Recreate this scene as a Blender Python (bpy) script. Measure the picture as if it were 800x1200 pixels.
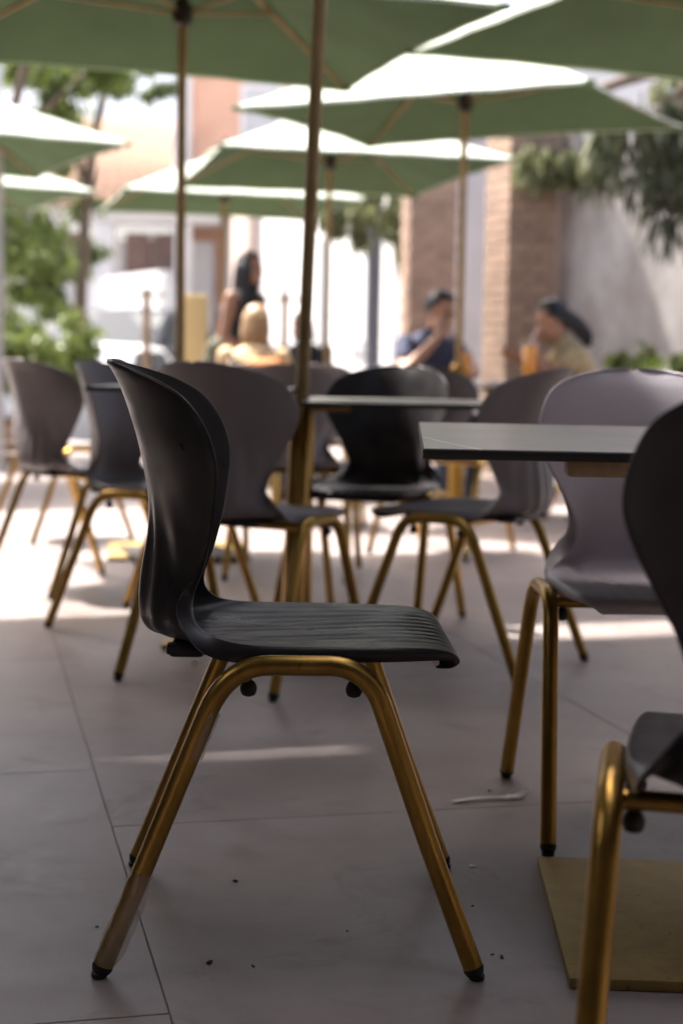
import bpy, bmesh, math, random
import numpy as np
from mathutils import Vector, Matrix, Quaternion

random.seed(7)
RNG = np.random.default_rng(7)
for o in list(bpy.data.objects):
    bpy.data.objects.remove(o)
S = bpy.context.scene
COL = S.collection
R = math.radians

# ------------------------------------------------------------------ camera
HC = 0.857
cam_data = bpy.data.cameras.new('camera')
cam = bpy.data.objects.new('camera', cam_data)
COL.objects.link(cam)
cam_data.sensor_fit = 'VERTICAL'
cam_data.sensor_height = 36.0
cam_data.lens = 1827.0 / 1200.0 * 36.0
cam_data.clip_start = 0.05
cam_data.clip_end = 3000
pitch = math.atan(172 / 1827.0)
cam.location = (0, 0, HC)
cam.rotation_mode = 'QUATERNION'
cam.rotation_quaternion = Quaternion((1, 0, 0), R(90) - pitch) @ Quaternion((0, 0, 1), R(1.0))
cam_data.dof.use_dof = True
cam_data.dof.focus_distance = 2.28
cam_data.dof.aperture_fstop = 3.0
S.camera = cam

# ------------------------------------------------------------------ world, sun, exposure
SUN_AZ = Vector((-0.75, 0.66))      # horizontal direction towards the sun
SUN_EL = R(62)
world = bpy.data.worlds.new('World')
S.world = world
world.use_nodes = True
wn = world.node_tree
wn.nodes.clear()
sky = wn.nodes.new('ShaderNodeTexSky')
sky.sky_type = 'NISHITA'
sky.sun_disc = False
sky.sun_elevation = SUN_EL
sky.sun_rotation = math.atan2(SUN_AZ.x, SUN_AZ.y)
sky.air_density = 0.65
sky.dust_density = 8.0
sky.ozone_density = 1.0
bg = wn.nodes.new('ShaderNodeBackground')
bg.inputs['Strength'].default_value = 0.10
wo = wn.nodes.new('ShaderNodeOutputWorld')
wn.links.new(sky.outputs[0], bg.inputs[0])
wn.links.new(bg.outputs[0], wo.inputs[0])

sun_d = bpy.data.lights.new('sun', 'SUN')
sun_d.energy = 3.0
sun_d.angle = R(1.8)
sun_d.color = (1.0, 0.955, 0.89)
sun = bpy.data.objects.new('sun', sun_d)
COL.objects.link(sun)
sun_dir = Vector((SUN_AZ.x * math.cos(SUN_EL), SUN_AZ.y * math.cos(SUN_EL), math.sin(SUN_EL)))
sun.rotation_mode = 'QUATERNION'
sun.rotation_quaternion = sun_dir.to_track_quat('Z', 'Y')
sun.location = sun_dir * 30

S.view_settings.view_transform = 'Standard'
S.view_settings.look = 'None'
S.view_settings.gamma = 1.0
S.view_settings.exposure = 2.45
S.view_settings.use_curve_mapping = False
S.render.engine = 'CYCLES'
S.cycles.use_denoising = True
S.cycles.max_bounces = 8
S.cycles.diffuse_bounces = 4
S.cycles.transmission_bounces = 6
S.cycles.transparent_max_bounces = 8
S.cycles.sample_clamp_indirect = 6.0

# ------------------------------------------------------------------ materials
def new_mat(name):
    m = bpy.data.materials.new(name)
    m.use_nodes = True
    nt = m.node_tree
    return m, nt, nt.nodes['Principled BSDF']

def N(nt, typ, **kw):
    n = nt.nodes.new(typ)
    for k, v in kw.items():
        if k in n.inputs.keys():
            n.inputs[k].default_value = v
        else:
            setattr(n, k, v)
    return n

def c4(c):
    return (c[0], c[1], c[2], 1.0)

def mat(name, col, rough=0.6, metal=0.0, spec=0.5, var=0.15, scale=6.0, bump=0.0, bscale=60.0, objvar=0.0,
        coords='Object', rvar=0.0):
    """principled material: colour broken up by noise, optional fine relief"""
    m, nt, b = new_mat(name)
    tc = N(nt, 'ShaderNodeTexCoord')
    nz = N(nt, 'ShaderNodeTexNoise', Scale=scale, Detail=5.0, Roughness=0.6)
    nt.links.new(tc.outputs[coords], nz.inputs['Vector'])
    mx = N(nt, 'ShaderNodeMix', data_type='RGBA')
    lo = [max(0, x * (1 - var)) for x in col]
    hi = [min(1, x * (1 + var)) for x in col]
    mx.inputs['A'].default_value = (0, 0, 0, 1)
    mx.inputs[6].default_value = c4(lo)
    mx.inputs[7].default_value = c4(hi)
    mr = N(nt, 'ShaderNodeMapRange')
    mr.inputs[1].default_value = 0.3
    mr.inputs[2].default_value = 0.7
    nt.links.new(nz.outputs[0], mr.inputs[0])
    nt.links.new(mr.outputs[0], mx.inputs[0])
    out = mx.outputs[2]
    if objvar > 0:
        oi = N(nt, 'ShaderNodeObjectInfo')
        hs = N(nt, 'ShaderNodeHueSaturation')
        m2 = N(nt, 'ShaderNodeMapRange')
        m2.inputs[3].default_value = 1 - objvar
        m2.inputs[4].default_value = 1 + objvar
        nt.links.new(oi.outputs['Random'], m2.inputs[0])
        nt.links.new(m2.outputs[0], hs.inputs['Value'])
        nt.links.new(out, hs.inputs['Color'])
        out = hs.outputs[0]
    nt.links.new(out, b.inputs['Base Color'])
    b.inputs['Roughness'].default_value = rough
    b.inputs['Metallic'].default_value = metal
    b.inputs['Specular IOR Level'].default_value = spec
    if rvar > 0:
        m3 = N(nt, 'ShaderNodeMapRange')
        m3.inputs[1].default_value = 0.3
        m3.inputs[2].default_value = 0.7
        m3.inputs[3].default_value = rough - rvar
        m3.inputs[4].default_value = rough + rvar
        nt.links.new(nz.outputs[0], m3.inputs[0])
        nt.links.new(m3.outputs[0], b.inputs['Roughness'])
    if bump > 0:
        n2 = N(nt, 'ShaderNodeTexNoise', Scale=bscale, Detail=4.0)
        nt.links.new(tc.outputs[coords], n2.inputs['Vector'])
        bp = N(nt, 'ShaderNodeBump', Strength=bump, Distance=0.01)
        nt.links.new(n2.outputs[0], bp.inputs['Height'])
        nt.links.new(bp.outputs[0], b.inputs['Normal'])
    return m

M = {}
M['black_plastic'] = mat('black_plastic', (0.027, 0.0240, 0.0255), 0.36, spec=0.22, var=0.22, scale=16, bump=0.02, bscale=900, rvar=0.10)
_b = M['black_plastic'].node_tree.nodes['Principled BSDF']      # sheen put in to lighten the seat top at grazing angles
_b.inputs['Sheen Weight'].default_value = 0.05
_b.inputs['Sheen Roughness'].default_value = 0.35
_b.inputs['Sheen Tint'].default_value = (0.95, 0.90, 0.95, 1)
M['grey_plastic'] = mat('grey_plastic', (0.34, 0.31, 0.345), 0.45, var=0.05, scale=5, bump=0.02, bscale=900, rvar=0.05)
M['taupe_plastic'] = mat('taupe_plastic', (0.190, 0.166, 0.172), 0.45, var=0.05, scale=5, bump=0.02, bscale=900, rvar=0.05)
M['dark_plastic'] = mat('dark_plastic', (0.115, 0.101, 0.104), 0.45, var=0.06, scale=5, bump=0.02, bscale=900)
M['rubber'] = mat('rubber', (0.012, 0.012, 0.012), 0.7)
M['wood_pole'] = mat('pole_bronze', (0.31, 0.20, 0.085), 0.42, metal=0.25, var=0.22, scale=14)
M['dark_metal'] = mat('dark_metal', (0.05, 0.04, 0.032), 0.45, metal=0.6)
M['steel'] = mat('steel', (0.55, 0.55, 0.56), 0.3, metal=1.0)
M['slate_metal'] = mat('slate_metal', (0.10, 0.105, 0.13), 0.5, metal=0.3)
M['table_black'] = mat('table_core', (0.012, 0.011, 0.011), 0.5)
M['bracket_wood'] = mat('bracket_wood', (0.33, 0.22, 0.13), 0.6, var=0.25, scale=30)
M['concrete'] = None
M['skin_a'] = mat('skin_tan', (0.42, 0.23, 0.15), 0.5, var=0.1)
M['skin_b'] = mat('skin_brown', (0.30, 0.155, 0.095), 0.5, var=0.1)
M['hair_black'] = mat('hair_black', (0.012, 0.010, 0.011), 0.4, var=0.4, scale=60)
M['hair_blond'] = mat('hair_fair', (0.34, 0.22, 0.115), 0.5, var=0.35, scale=50)
M['hair_brown'] = mat('hair_brown', (0.06, 0.035, 0.022), 0.45, var=0.4, scale=50)
M['navy'] = mat('cloth_navy', (0.035, 0.042, 0.085), 0.85, var=0.15, scale=20)
M['black_cloth'] = mat('cloth_black', (0.015, 0.014, 0.016), 0.85)
M['beige_cloth'] = mat('cloth_beige', (0.42, 0.33, 0.19), 0.85, var=0.15, scale=20)
M['orange_cloth'] = mat('cloth_rust', (0.42, 0.16, 0.045), 0.8, var=0.2, scale=20)
M['cream_cloth'] = mat('cloth_cream', (0.62, 0.46, 0.27), 0.85, var=0.2, scale=15)
M['olive_cloth'] = mat('cloth_olive', (0.10, 0.095, 0.06), 0.85, var=0.4, scale=14)
M['denim'] = mat('cloth_denim', (0.06, 0.075, 0.12), 0.85)
M['white_paper'] = mat('white_paper', (0.8, 0.8, 0.78), 0.7, var=0.03)
M['white_plastic'] = mat('white_plastic', (0.78, 0.77, 0.75), 0.35, var=0.04)
M['white_wall'] = mat('white_render', (0.74, 0.73, 0.72), 0.85, var=0.06, scale=2)
M['pink_wall'] = mat('pink_render', (0.60, 0.47, 0.40), 0.85, var=0.08, scale=2)
M['pale_wall'] = mat('pale_render', (0.46, 0.455, 0.46), 0.85, var=0.10, scale=1.5)
M['orange_wall'] = mat('orange_render', (0.68, 0.40, 0.28), 0.85, var=0.1, scale=2)
M['mortar'] = mat('mortar', (0.26, 0.22, 0.19), 0.95, bump=0.3, bscale=90)
M['brick'] = mat('brick_brown', (0.30, 0.205, 0.150), 0.85, var=0.15, scale=14, bump=0.15, bscale=80, objvar=0.15)
M['roof_tile'] = mat('roof_tile', (0.25, 0.15, 0.10), 0.85, var=0.3, scale=8)
M['shutter'] = mat('shutter_brown', (0.30, 0.20, 0.17), 0.6, var=0.15, scale=6)
M['asphalt'] = mat('asphalt', (0.16, 0.155, 0.15), 0.9, var=0.15, scale=3, bump=0.2, bscale=200)
M['yellow'] = mat('yellow_paint', (0.82, 0.60, 0.28), 0.6, var=0.08, scale=3)
M['planter_wood'] = mat('planter_wood', (0.36, 0.22, 0.11), 0.7, var=0.3, scale=18)
M['bark'] = mat('bark', (0.12, 0.085, 0.06), 0.9, var=0.35, scale=14, bump=0.5, bscale=40)
M['soil'] = mat('soil', (0.06, 0.045, 0.03), 0.95, var=0.3)
M['car_dark'] = mat('car_paint_dark', (0.022, 0.025, 0.032), 0.6, spec=0.12, var=0.05)
M['car_white'] = mat('car_paint_white', (0.72, 0.73, 0.74), 0.25, spec=0.6, var=0.03)
M['glass_dark'] = mat('car_glass', (0.02, 0.024, 0.03), 0.55, spec=0.12, var=0.05)
M['chrome'] = mat('bright_trim', (0.25, 0.26, 0.28), 0.6, metal=0.2)
M['juice'] = mat('orange_juice', (0.95, 0.42, 0.02), 0.35, var=0.08, scale=25)
M['shade_wall'] = mat('shade_wall', (0.035, 0.032, 0.030), 0.9, var=0.15, scale=2)  # near black, for the added unseen building that blocks light
M['shade_roof'] = mat('shade_soffit', (0.045, 0.036, 0.030), 0.9, var=0.15, scale=2)
M['debris'] = mat('debris', (0.035, 0.028, 0.022), 0.9)

def gold_mat(name, col, rough, metal):
    m, nt, b = new_mat(name)
    tc = N(nt, 'ShaderNodeTexCoord')
    n1 = N(nt, 'ShaderNodeTexNoise', Scale=22.0, Detail=6.0, Roughness=0.65)
    mp = N(nt, 'ShaderNodeMapping')
    mp.inputs['Scale'].default_value = (1.0, 1.0, 0.35)
    nt.links.new(tc.outputs['Object'], mp.inputs[0])
    nt.links.new(mp.outputs[0], n1.inputs[0])
    cr = N(nt, 'ShaderNodeValToRGB')
    cr.color_ramp.elements[0].position = 0.3
    cr.color_ramp.elements[0].color = c4([x * 0.72 for x in col])
    cr.color_ramp.elements[1].position = 0.72
    cr.color_ramp.elements[1].color = c4([min(1, x * 1.15) for x in col])
    nt.links.new(n1.outputs[0], cr.inputs[0])
    nw = N(nt, 'ShaderNodeTexNoise', Scale=70.0, Detail=6.0, Roughness=0.75, Distortion=0.4)
    nt.links.new(mp.outputs[0], nw.inputs[0])
    crw = N(nt, 'ShaderNodeValToRGB')
    crw.color_ramp.elements[0].position = 0.60
    crw.color_ramp.elements[1].position = 0.70
    nt.links.new(nw.outputs[0], crw.inputs[0])
    mw = N(nt, 'ShaderNodeMix', data_type='RGBA')
    nt.links.new(crw.outputs[0], mw.inputs[0])
    nt.links.new(cr.outputs[0], mw.inputs[6])
    mw.inputs[7].default_value = c4([x * 0.35 for x in col])
    nt.links.new(mw.outputs[2], b.inputs['Base Color'])
    n2 = N(nt, 'ShaderNodeTexNoise', Scale=160.0, Detail=3.0)
    nt.links.new(tc.outputs['Object'], n2.inputs[0])
    mr = N(nt, 'ShaderNodeMapRange')
    mr.inputs[3].default_value = rough - 0.08
    mr.inputs[4].default_value = rough + 0.14
    nt.links.new(n1.outputs[0], mr.inputs[0])
    nt.links.new(mr.outputs[0], b.inputs['Roughness'])
    bp = N(nt, 'ShaderNodeBump', Strength=0.06, Distance=0.002)
    nt.links.new(n2.outputs[0], bp.inputs['Height'])
    nt.links.new(bp.outputs[0], b.inputs['Normal'])
    b.inputs['Metallic'].default_value = metal
    return m
M['gold'] = gold_mat('gold_metal', (0.40, 0.235, 0.058), 0.29, 0.95)
M['gold_plate'] = gold_mat('gold_plate', (0.34, 0.235, 0.075), 0.5, 0.6)

def tile_mat():
    m, nt, b = new_mat('floor_tile')
    geo = N(nt, 'ShaderNodeNewGeometry')
    oi = N(nt, 'ShaderNodeObjectInfo')
    n1 = N(nt, 'ShaderNodeTexNoise', Scale=1.3, Detail=7.0, Roughness=0.62)
    n2 = N(nt, 'ShaderNodeTexNoise', Scale=11.0, Detail=6.0, Roughness=0.7)
    n3 = N(nt, 'ShaderNodeTexNoise', Scale=260.0, Detail=2.0)
    for n in (n1, n2, n3):
        nt.links.new(geo.outputs['Position'], n.inputs['Vector'])
    cr = N(nt, 'ShaderNodeValToRGB')
    cr.color_ramp.elements[0].position = 0.32
    cr.color_ramp.elements[0].color = (0.226, 0.184, 0.172, 1)
    cr.color_ramp.elements[1].position = 0.70
    cr.color_ramp.elements[1].color = (0.345, 0.292, 0.276, 1)
    nt.links.new(n1.outputs[0], cr.inputs[0])
    cr2 = N(nt, 'ShaderNodeValToRGB')
    cr2.color_ramp.elements[0].position = 0.30
    cr2.color_ramp.elements[0].color = (0.70, 0.67, 0.64, 1)
    cr2.color_ramp.elements[1].position = 0.55
    cr2.color_ramp.elements[1].color = (1, 1, 1, 1)
    nt.links.new(n2.outputs[0], cr2.inputs[0])
    mul = N(nt, 'ShaderNodeMix', data_type='RGBA', blend_type='MULTIPLY')
    mul.inputs[0].default_value = 0.75
    nt.links.new(cr.outputs[0], mul.inputs[6])
    nt.links.new(cr2.outputs[0], mul.inputs[7])
    n4 = N(nt, 'ShaderNodeTexNoise', Scale=3.2, Detail=9.0, Roughness=0.72, Distortion=1.2)
    nt.links.new(geo.outputs['Position'], n4.inputs['Vector'])
    cr4 = N(nt, 'ShaderNodeValToRGB')
    cr4.color_ramp.elements[0].position = 0.56
    cr4.color_ramp.elements[0].color = (1, 1, 1, 1)
    cr4.color_ramp.elements[1].position = 0.70
    cr4.color_ramp.elements[1].color = (0.62, 0.56, 0.50, 1)
    nt.links.new(n4.outputs[0], cr4.inputs[0])
    mul2 = N(nt, 'ShaderNodeMix', data_type='RGBA', blend_type='MULTIPLY')
    mul2.inputs[0].default_value = 0.8
    nt.links.new(mul.outputs[2], mul2.inputs[6])
    nt.links.new(cr4.outputs[0], mul2.inputs[7])
    mul = mul2
    hs = N(nt, 'ShaderNodeHueSaturation')
    mr = N(nt, 'ShaderNodeMapRange')
    mr.inputs[3].default_value = 0.92
    mr.inputs[4].default_value = 1.08
    nt.links.new(oi.outputs['Random'], mr.inputs[0])
    nt.links.new(mr.outputs[0], hs.inputs['Value'])
    nt.links.new(mul.outputs[2], hs.inputs['Color'])
    nt.links.new(hs.outputs[0], b.inputs['Base Color'])
    mr2 = N(nt, 'ShaderNodeMapRange')
    mr2.inputs[1].default_value = 0.3
    mr2.inputs[2].default_value = 0.7
    mr2.inputs[3].default_value = 0.34
    mr2.inputs[4].default_value = 0.54
    nt.links.new(n2.outputs[0], mr2.inputs[0])
    nt.links.new(mr2.outputs[0], b.inputs['Roughness'])
    bp = N(nt, 'ShaderNodeBump', Strength=0.10, Distance=0.004)
    nt.links.new(n3.outputs[0], bp.inputs['Height'])
    nt.links.new(bp.outputs[0], b.inputs['Normal'])
    return m
M['tile'] = tile_mat()
M['grout'] = mat('grout', (0.19, 0.165, 0.162), 0.95, var=0.15, scale=20)

def concrete_mat():
    m, nt, b = new_mat('weathered_concrete')
    geo = N(nt, 'ShaderNodeNewGeometry')
    mp = N(nt, 'ShaderNodeMapping')
    mp.inputs['Scale'].default_value = (1, 1, 0.6)
    nt.links.new(geo.outputs['Position'], mp.inputs[0])
    n1 = N(nt, 'ShaderNodeTexNoise', Scale=0.9, Detail=8.0, Roughness=0.65, Distortion=0.6)
    n2 = N(nt, 'ShaderNodeTexNoise', Scale=5.0, Detail=6.0, Roughness=0.7)
    nt.links.new(mp.outputs[0], n1.inputs[0])
    nt.links.new(mp.outputs[0], n2.inputs[0])
    cr = N(nt, 'ShaderNodeValToRGB')
    e = cr.color_ramp.elements
    e[0].position = 0.32
    e[0].color = (0.27, 0.245, 0.235, 1)
    e[1].position = 0.68
    e[1].color = (0.66, 0.64, 0.63, 1)
    k = e.new(0.5)
    k.color = (0.42, 0.39, 0.375, 1)
    nt.links.new(n1.outputs[0], cr.inputs[0])
    mul = N(nt, 'ShaderNodeMix', data_type='RGBA', blend_type='MULTIPLY')
    mul.inputs[0].default_value = 0.6
    cr2 = N(nt, 'ShaderNodeValToRGB')
    cr2.color_ramp.elements[0].position = 0.35
    cr2.color_ramp.elements[0].color = (0.6, 0.58, 0.56, 1)
    cr2.color_ramp.elements[1].position = 0.6
    nt.links.new(n2.outputs[0], cr2.inputs[0])
    nt.links.new(cr.outputs[0], mul.inputs[6])
    nt.links.new(cr2.outputs[0], mul.inputs[7])
    nt.links.new(mul.outputs[2], b.inputs['Base Color'])
    b.inputs['Roughness'].default_value = 0.9
    bp = N(nt, 'ShaderNodeBump', Strength=0.4, Distance=0.02)
    nt.links.new(n2.outputs[0], bp.inputs['Height'])
    nt.links.new(bp.outputs[0], b.inputs['Normal'])
    return m
M['concrete'] = concrete_mat()

def canopy_mat():
    m, nt, b = new_mat('umbrella_canvas')
    nt.nodes.remove(b)
    out = nt.nodes['Material Output']
    tc = N(nt, 'ShaderNodeTexCoord')
    nz = N(nt, 'ShaderNodeTexNoise', Scale=2.2, Detail=4.0)
    nt.links.new(tc.outputs['Object'], nz.inputs[0])
    cr = N(nt, 'ShaderNodeValToRGB')
    cr.color_ramp.elements[0].position = 0.3
    cr.color_ramp.elements[0].color = (0.42, 0.46, 0.39, 1)
    cr.color_ramp.elements[1].position = 0.7
    cr.color_ramp.elements[1].color = (0.48, 0.51, 0.45, 1)
    nt.links.new(nz.outputs[0], cr.inputs[0])
    d = N(nt, 'ShaderNodeBsdfDiffuse')
    t = N(nt, 'ShaderNodeBsdfTranslucent')
    t.inputs['Color'].default_value = (0.30, 0.50, 0.17, 1)
    nt.links.new(cr.outputs[0], d.inputs['Color'])
    wv = N(nt, 'ShaderNodeTexNoise', Scale=900.0, Detail=1.0)
    nt.links.new(tc.outputs['Object'], wv.inputs[0])
    bp = N(nt, 'ShaderNodeBump', Strength=0.15, Distance=0.001)
    nt.links.new(wv.outputs[0], bp.inputs['Height'])
    nt.links.new(bp.outputs[0], d.inputs['Normal'])
    mx = N(nt, 'ShaderNodeMixShader')
    mx.inputs[0].default_value = 0.05
    nt.links.new(d.outputs[0], mx.inputs[1])
    nt.links.new(t.outputs[0], mx.inputs[2])
    nt.links.new(mx.outputs[0], out.inputs['Surface'])
    return m
M['canvas'] = canopy_mat()  # outer side of the cloth, paled so the sunlit tops come out white
M['shaded_cloth'] = mat('canopy_shaded_cloth', (0.098, 0.150, 0.078), 0.95, spec=0.1, var=0.10, scale=2.5, bump=0.1, bscale=700)  # same cloth darkened: the underside's shade is put into the colour

def leaf_mat(name, c_lo, c_hi, trans=0.35):
    m, nt, b = new_mat(name)
    nt.nodes.remove(b)
    out = nt.nodes['Material Output']
    geo = N(nt, 'ShaderNodeNewGeometry')
    cr = N(nt, 'ShaderNodeValToRGB')
    cr.color_ramp.elements[0].color = c4(c_lo)
    cr.color_ramp.elements[1].color = c4(c_hi)
    nt.links.new(geo.outputs['Random Per Island'], cr.inputs[0])
    d = N(nt, 'ShaderNodeBsdfPrincipled')
    d.inputs['Roughness'].default_value = 0.45
    nt.links.new(cr.outputs[0], d.inputs['Base Color'])
    t = N(nt, 'ShaderNodeBsdfTranslucent')
    nt.links.new(cr.outputs[0], t.inputs['Color'])
    mx = N(nt, 'ShaderNodeMixShader')
    mx.inputs[0].default_value = trans
    nt.links.new(d.outputs[0], mx.inputs[1])
    nt.links.new(t.outputs[0], mx.inputs[2])
    nt.links.new(mx.outputs[0], out.inputs['Surface'])
    return m
M['leaf_bright'] = leaf_mat('leaf_bright', (0.07, 0.105, 0.02), (0.22, 0.27, 0.075), 0.5)
M['leaf_mid'] = leaf_mat('leaf_mid', (0.045, 0.07, 0.018), (0.14, 0.17, 0.055), 0.45)
M['leaf_dark'] = leaf_mat('leaf_dark', (0.020, 0.026, 0.010), (0.065, 0.076, 0.028), 0.2)
M['leaf_pale'] = leaf_mat('leaf_pale', (0.06, 0.075, 0.025), (0.27, 0.28, 0.13), 0.4)

def stone_top_mat():
    """dark grey laminate with fine grain and thin pale veins"""
    m, nt, b = new_mat('grey_stone_laminate')
    tc = N(nt, 'ShaderNodeTexCoord')
    n1 = N(nt, 'ShaderNodeTexNoise', Scale=5.0, Detail=8.0, Roughness=0.65)
    nt.links.new(tc.outputs['Object'], n1.inputs[0])
    cr = N(nt, 'ShaderNodeValToRGB')
    cr.color_ramp.elements[0].position = 0.3
    cr.color_ramp.elements[0].color = (0.19, 0.178, 0.16, 1)
    cr.color_ramp.elements[1].position = 0.7
    cr.color_ramp.elements[1].color = (0.27, 0.255, 0.235, 1)
    nt.links.new(n1.outputs[0], cr.inputs[0])
    sep = N(nt, 'ShaderNodeSeparateXYZ')
    nt.links.new(tc.outputs['Object'], sep.inputs[0])
    n2 = N(nt, 'ShaderNodeTexNoise', Scale=2.5, Detail=3.0)
    nt.links.new(tc.outputs['Object'], n2.inputs[0])
    prev = None
    for (a, bb, c, w) in ((0.975, 0.2204, 0.512, 0.0028), (0.2, 1.0, 0.12, 0.0016), (-0.7, 0.7, -0.42, 0.0015)):
        ma = N(nt, 'ShaderNodeMath', operation='MULTIPLY')
        ma.inputs[1].default_value = a
        nt.links.new(sep.outputs[0], ma.inputs[0])
        mb = N(nt, 'ShaderNodeMath', operation='MULTIPLY_ADD')
        mb.inputs[1].default_value = bb
        nt.links.new(sep.outputs[1], mb.inputs[0])
        nt.links.new(ma.outputs[0], mb.inputs[2])
        mc = N(nt, 'ShaderNodeMath', operation='MULTIPLY_ADD')
        mc.inputs[1].default_value = 0.05
        nt.links.new(n2.outputs[0], mc.inputs[0])
        nt.links.new(mb.outputs[0], mc.inputs[2])
        md = N(nt, 'ShaderNodeMath', operation='ADD')
        md.inputs[1].default_value = c - 0.025
        nt.links.new(mc.outputs[0], md.inputs[0])
        me = N(nt, 'ShaderNodeMath', operation='ABSOLUTE')
        nt.links.new(md.outputs[0], me.inputs[0])
        mf = N(nt, 'ShaderNodeMapRange')
        mf.inputs[1].default_value = w * 0.5
        mf.inputs[2].default_value = w * 1.5
        mf.inputs[3].default_value = 1.0
        mf.inputs[4].default_value = 0.0
        nt.links.new(me.outputs[0], mf.inputs[0])
        if prev is None:
            prev = mf.outputs[0]
        else:
            mm = N(nt, 'ShaderNodeMath', operation='MAXIMUM')
            nt.links.new(prev, mm.inputs[0])
            nt.links.new(mf.outputs[0], mm.inputs[1])
            prev = mm.outputs[0]
    sc = N(nt, 'ShaderNodeMath', operation='MULTIPLY')
    sc.inputs[1].default_value = 0.75
    nt.links.new(prev, sc.inputs[0])
    mx = N(nt, 'ShaderNodeMix', data_type='RGBA')
    nt.links.new(sc.outputs[0], mx.inputs[0])
    nt.links.new(cr.outputs[0], mx.inputs[6])
    mx.inputs[7].default_value = (0.62, 0.58, 0.52, 1)
    nt.links.new(mx.outputs[2], b.inputs['Base Color'])
    b.inputs['Roughness'].default_value = 0.32
    n3 = N(nt, 'ShaderNodeTexNoise', Scale=120.0, Detail=3.0)
    nt.links.new(tc.outputs['Object'], n3.inputs[0])
    bp = N(nt, 'ShaderNodeBump', Strength=0.08, Distance=0.003)
    nt.links.new(n3.outputs[0], bp.inputs['Height'])
    nt.links.new(bp.outputs[0], b.inputs['Normal'])
    return m
M['stone_top'] = stone_top_mat()

def clear_mat(name, col, rough, alpha_mix):
    m, nt, b = new_mat(name)
    out = nt.nodes['Material Output']
    tr = N(nt, 'ShaderNodeBsdfTransparent')
    gl = N(nt, 'ShaderNodeBsdfGlossy')
    gl.inputs['Color'].default_value = c4(col)
    gl.inputs['Roughness'].default_value = rough
    df = N(nt, 'ShaderNodeBsdfTranslucent')
    df.inputs['Color'].default_value = c4(col)
    m0 = N(nt, 'ShaderNodeMixShader')
    m0.inputs[0].default_value = 0.5
    nt.links.new(gl.outputs[0], m0.inputs[1])
    nt.links.new(df.outputs[0], m0.inputs[2])
    m1 = N(nt, 'ShaderNodeMixShader')
    m1.inputs[0].default_value = alpha_mix
    nt.links.new(tr.outputs[0], m1.inputs[1])
    nt.links.new(m0.outputs[0], m1.inputs[2])
    nt.links.new(m1.outputs[0], out.inputs['Surface'])
    return m
M['film'] = clear_mat('plastic_film', (0.80, 0.77, 0.72), 0.25, 0.42)
M['glass'] = clear_mat('drinking_glass', (0.9, 0.9, 0.9), 0.05, 0.15)
M['pane'] = clear_mat('balustrade_glass', (0.85, 0.9, 0.9), 0.03, 0.10)

# ------------------------------------------------------------------ mesh helpers
def tag(o, label=None, cat=None, group=None, kind=None):
    if label: o['label'] = label
    if cat: o['category'] = cat
    if group: o['group'] = group
    if kind: o['kind'] = kind
    return o

def link(name, me, m=None, parent=None, smooth=False):
    o = bpy.data.objects.new(name, me)
    COL.objects.link(o)
    if m is not None and len(me.materials) == 0:
        me.materials.append(m if not isinstance(m, str) else M[m])
    if parent is not None:
        o.parent = parent
    if smooth:
        me.polygons.foreach_set('use_smooth', [True] * len(me.polygons))
    return o

def empty(name, loc=(0, 0, 0), rz=0.0, parent=None):
    o = bpy.data.objects.new(name, None)
    COL.objects.link(o)
    o.empty_display_size = 0.1
    o.location = loc
    o.rotation_euler = (0, 0, rz)
    if parent is not None:
        o.parent = parent
    return o

def mesh_from(verts, faces, name='mesh'):
    me = bpy.data.meshes.new(name)
    me.from_pydata([tuple(v) for v in verts], [], [tuple(f) for f in faces])
    me.update()
    return me

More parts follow.
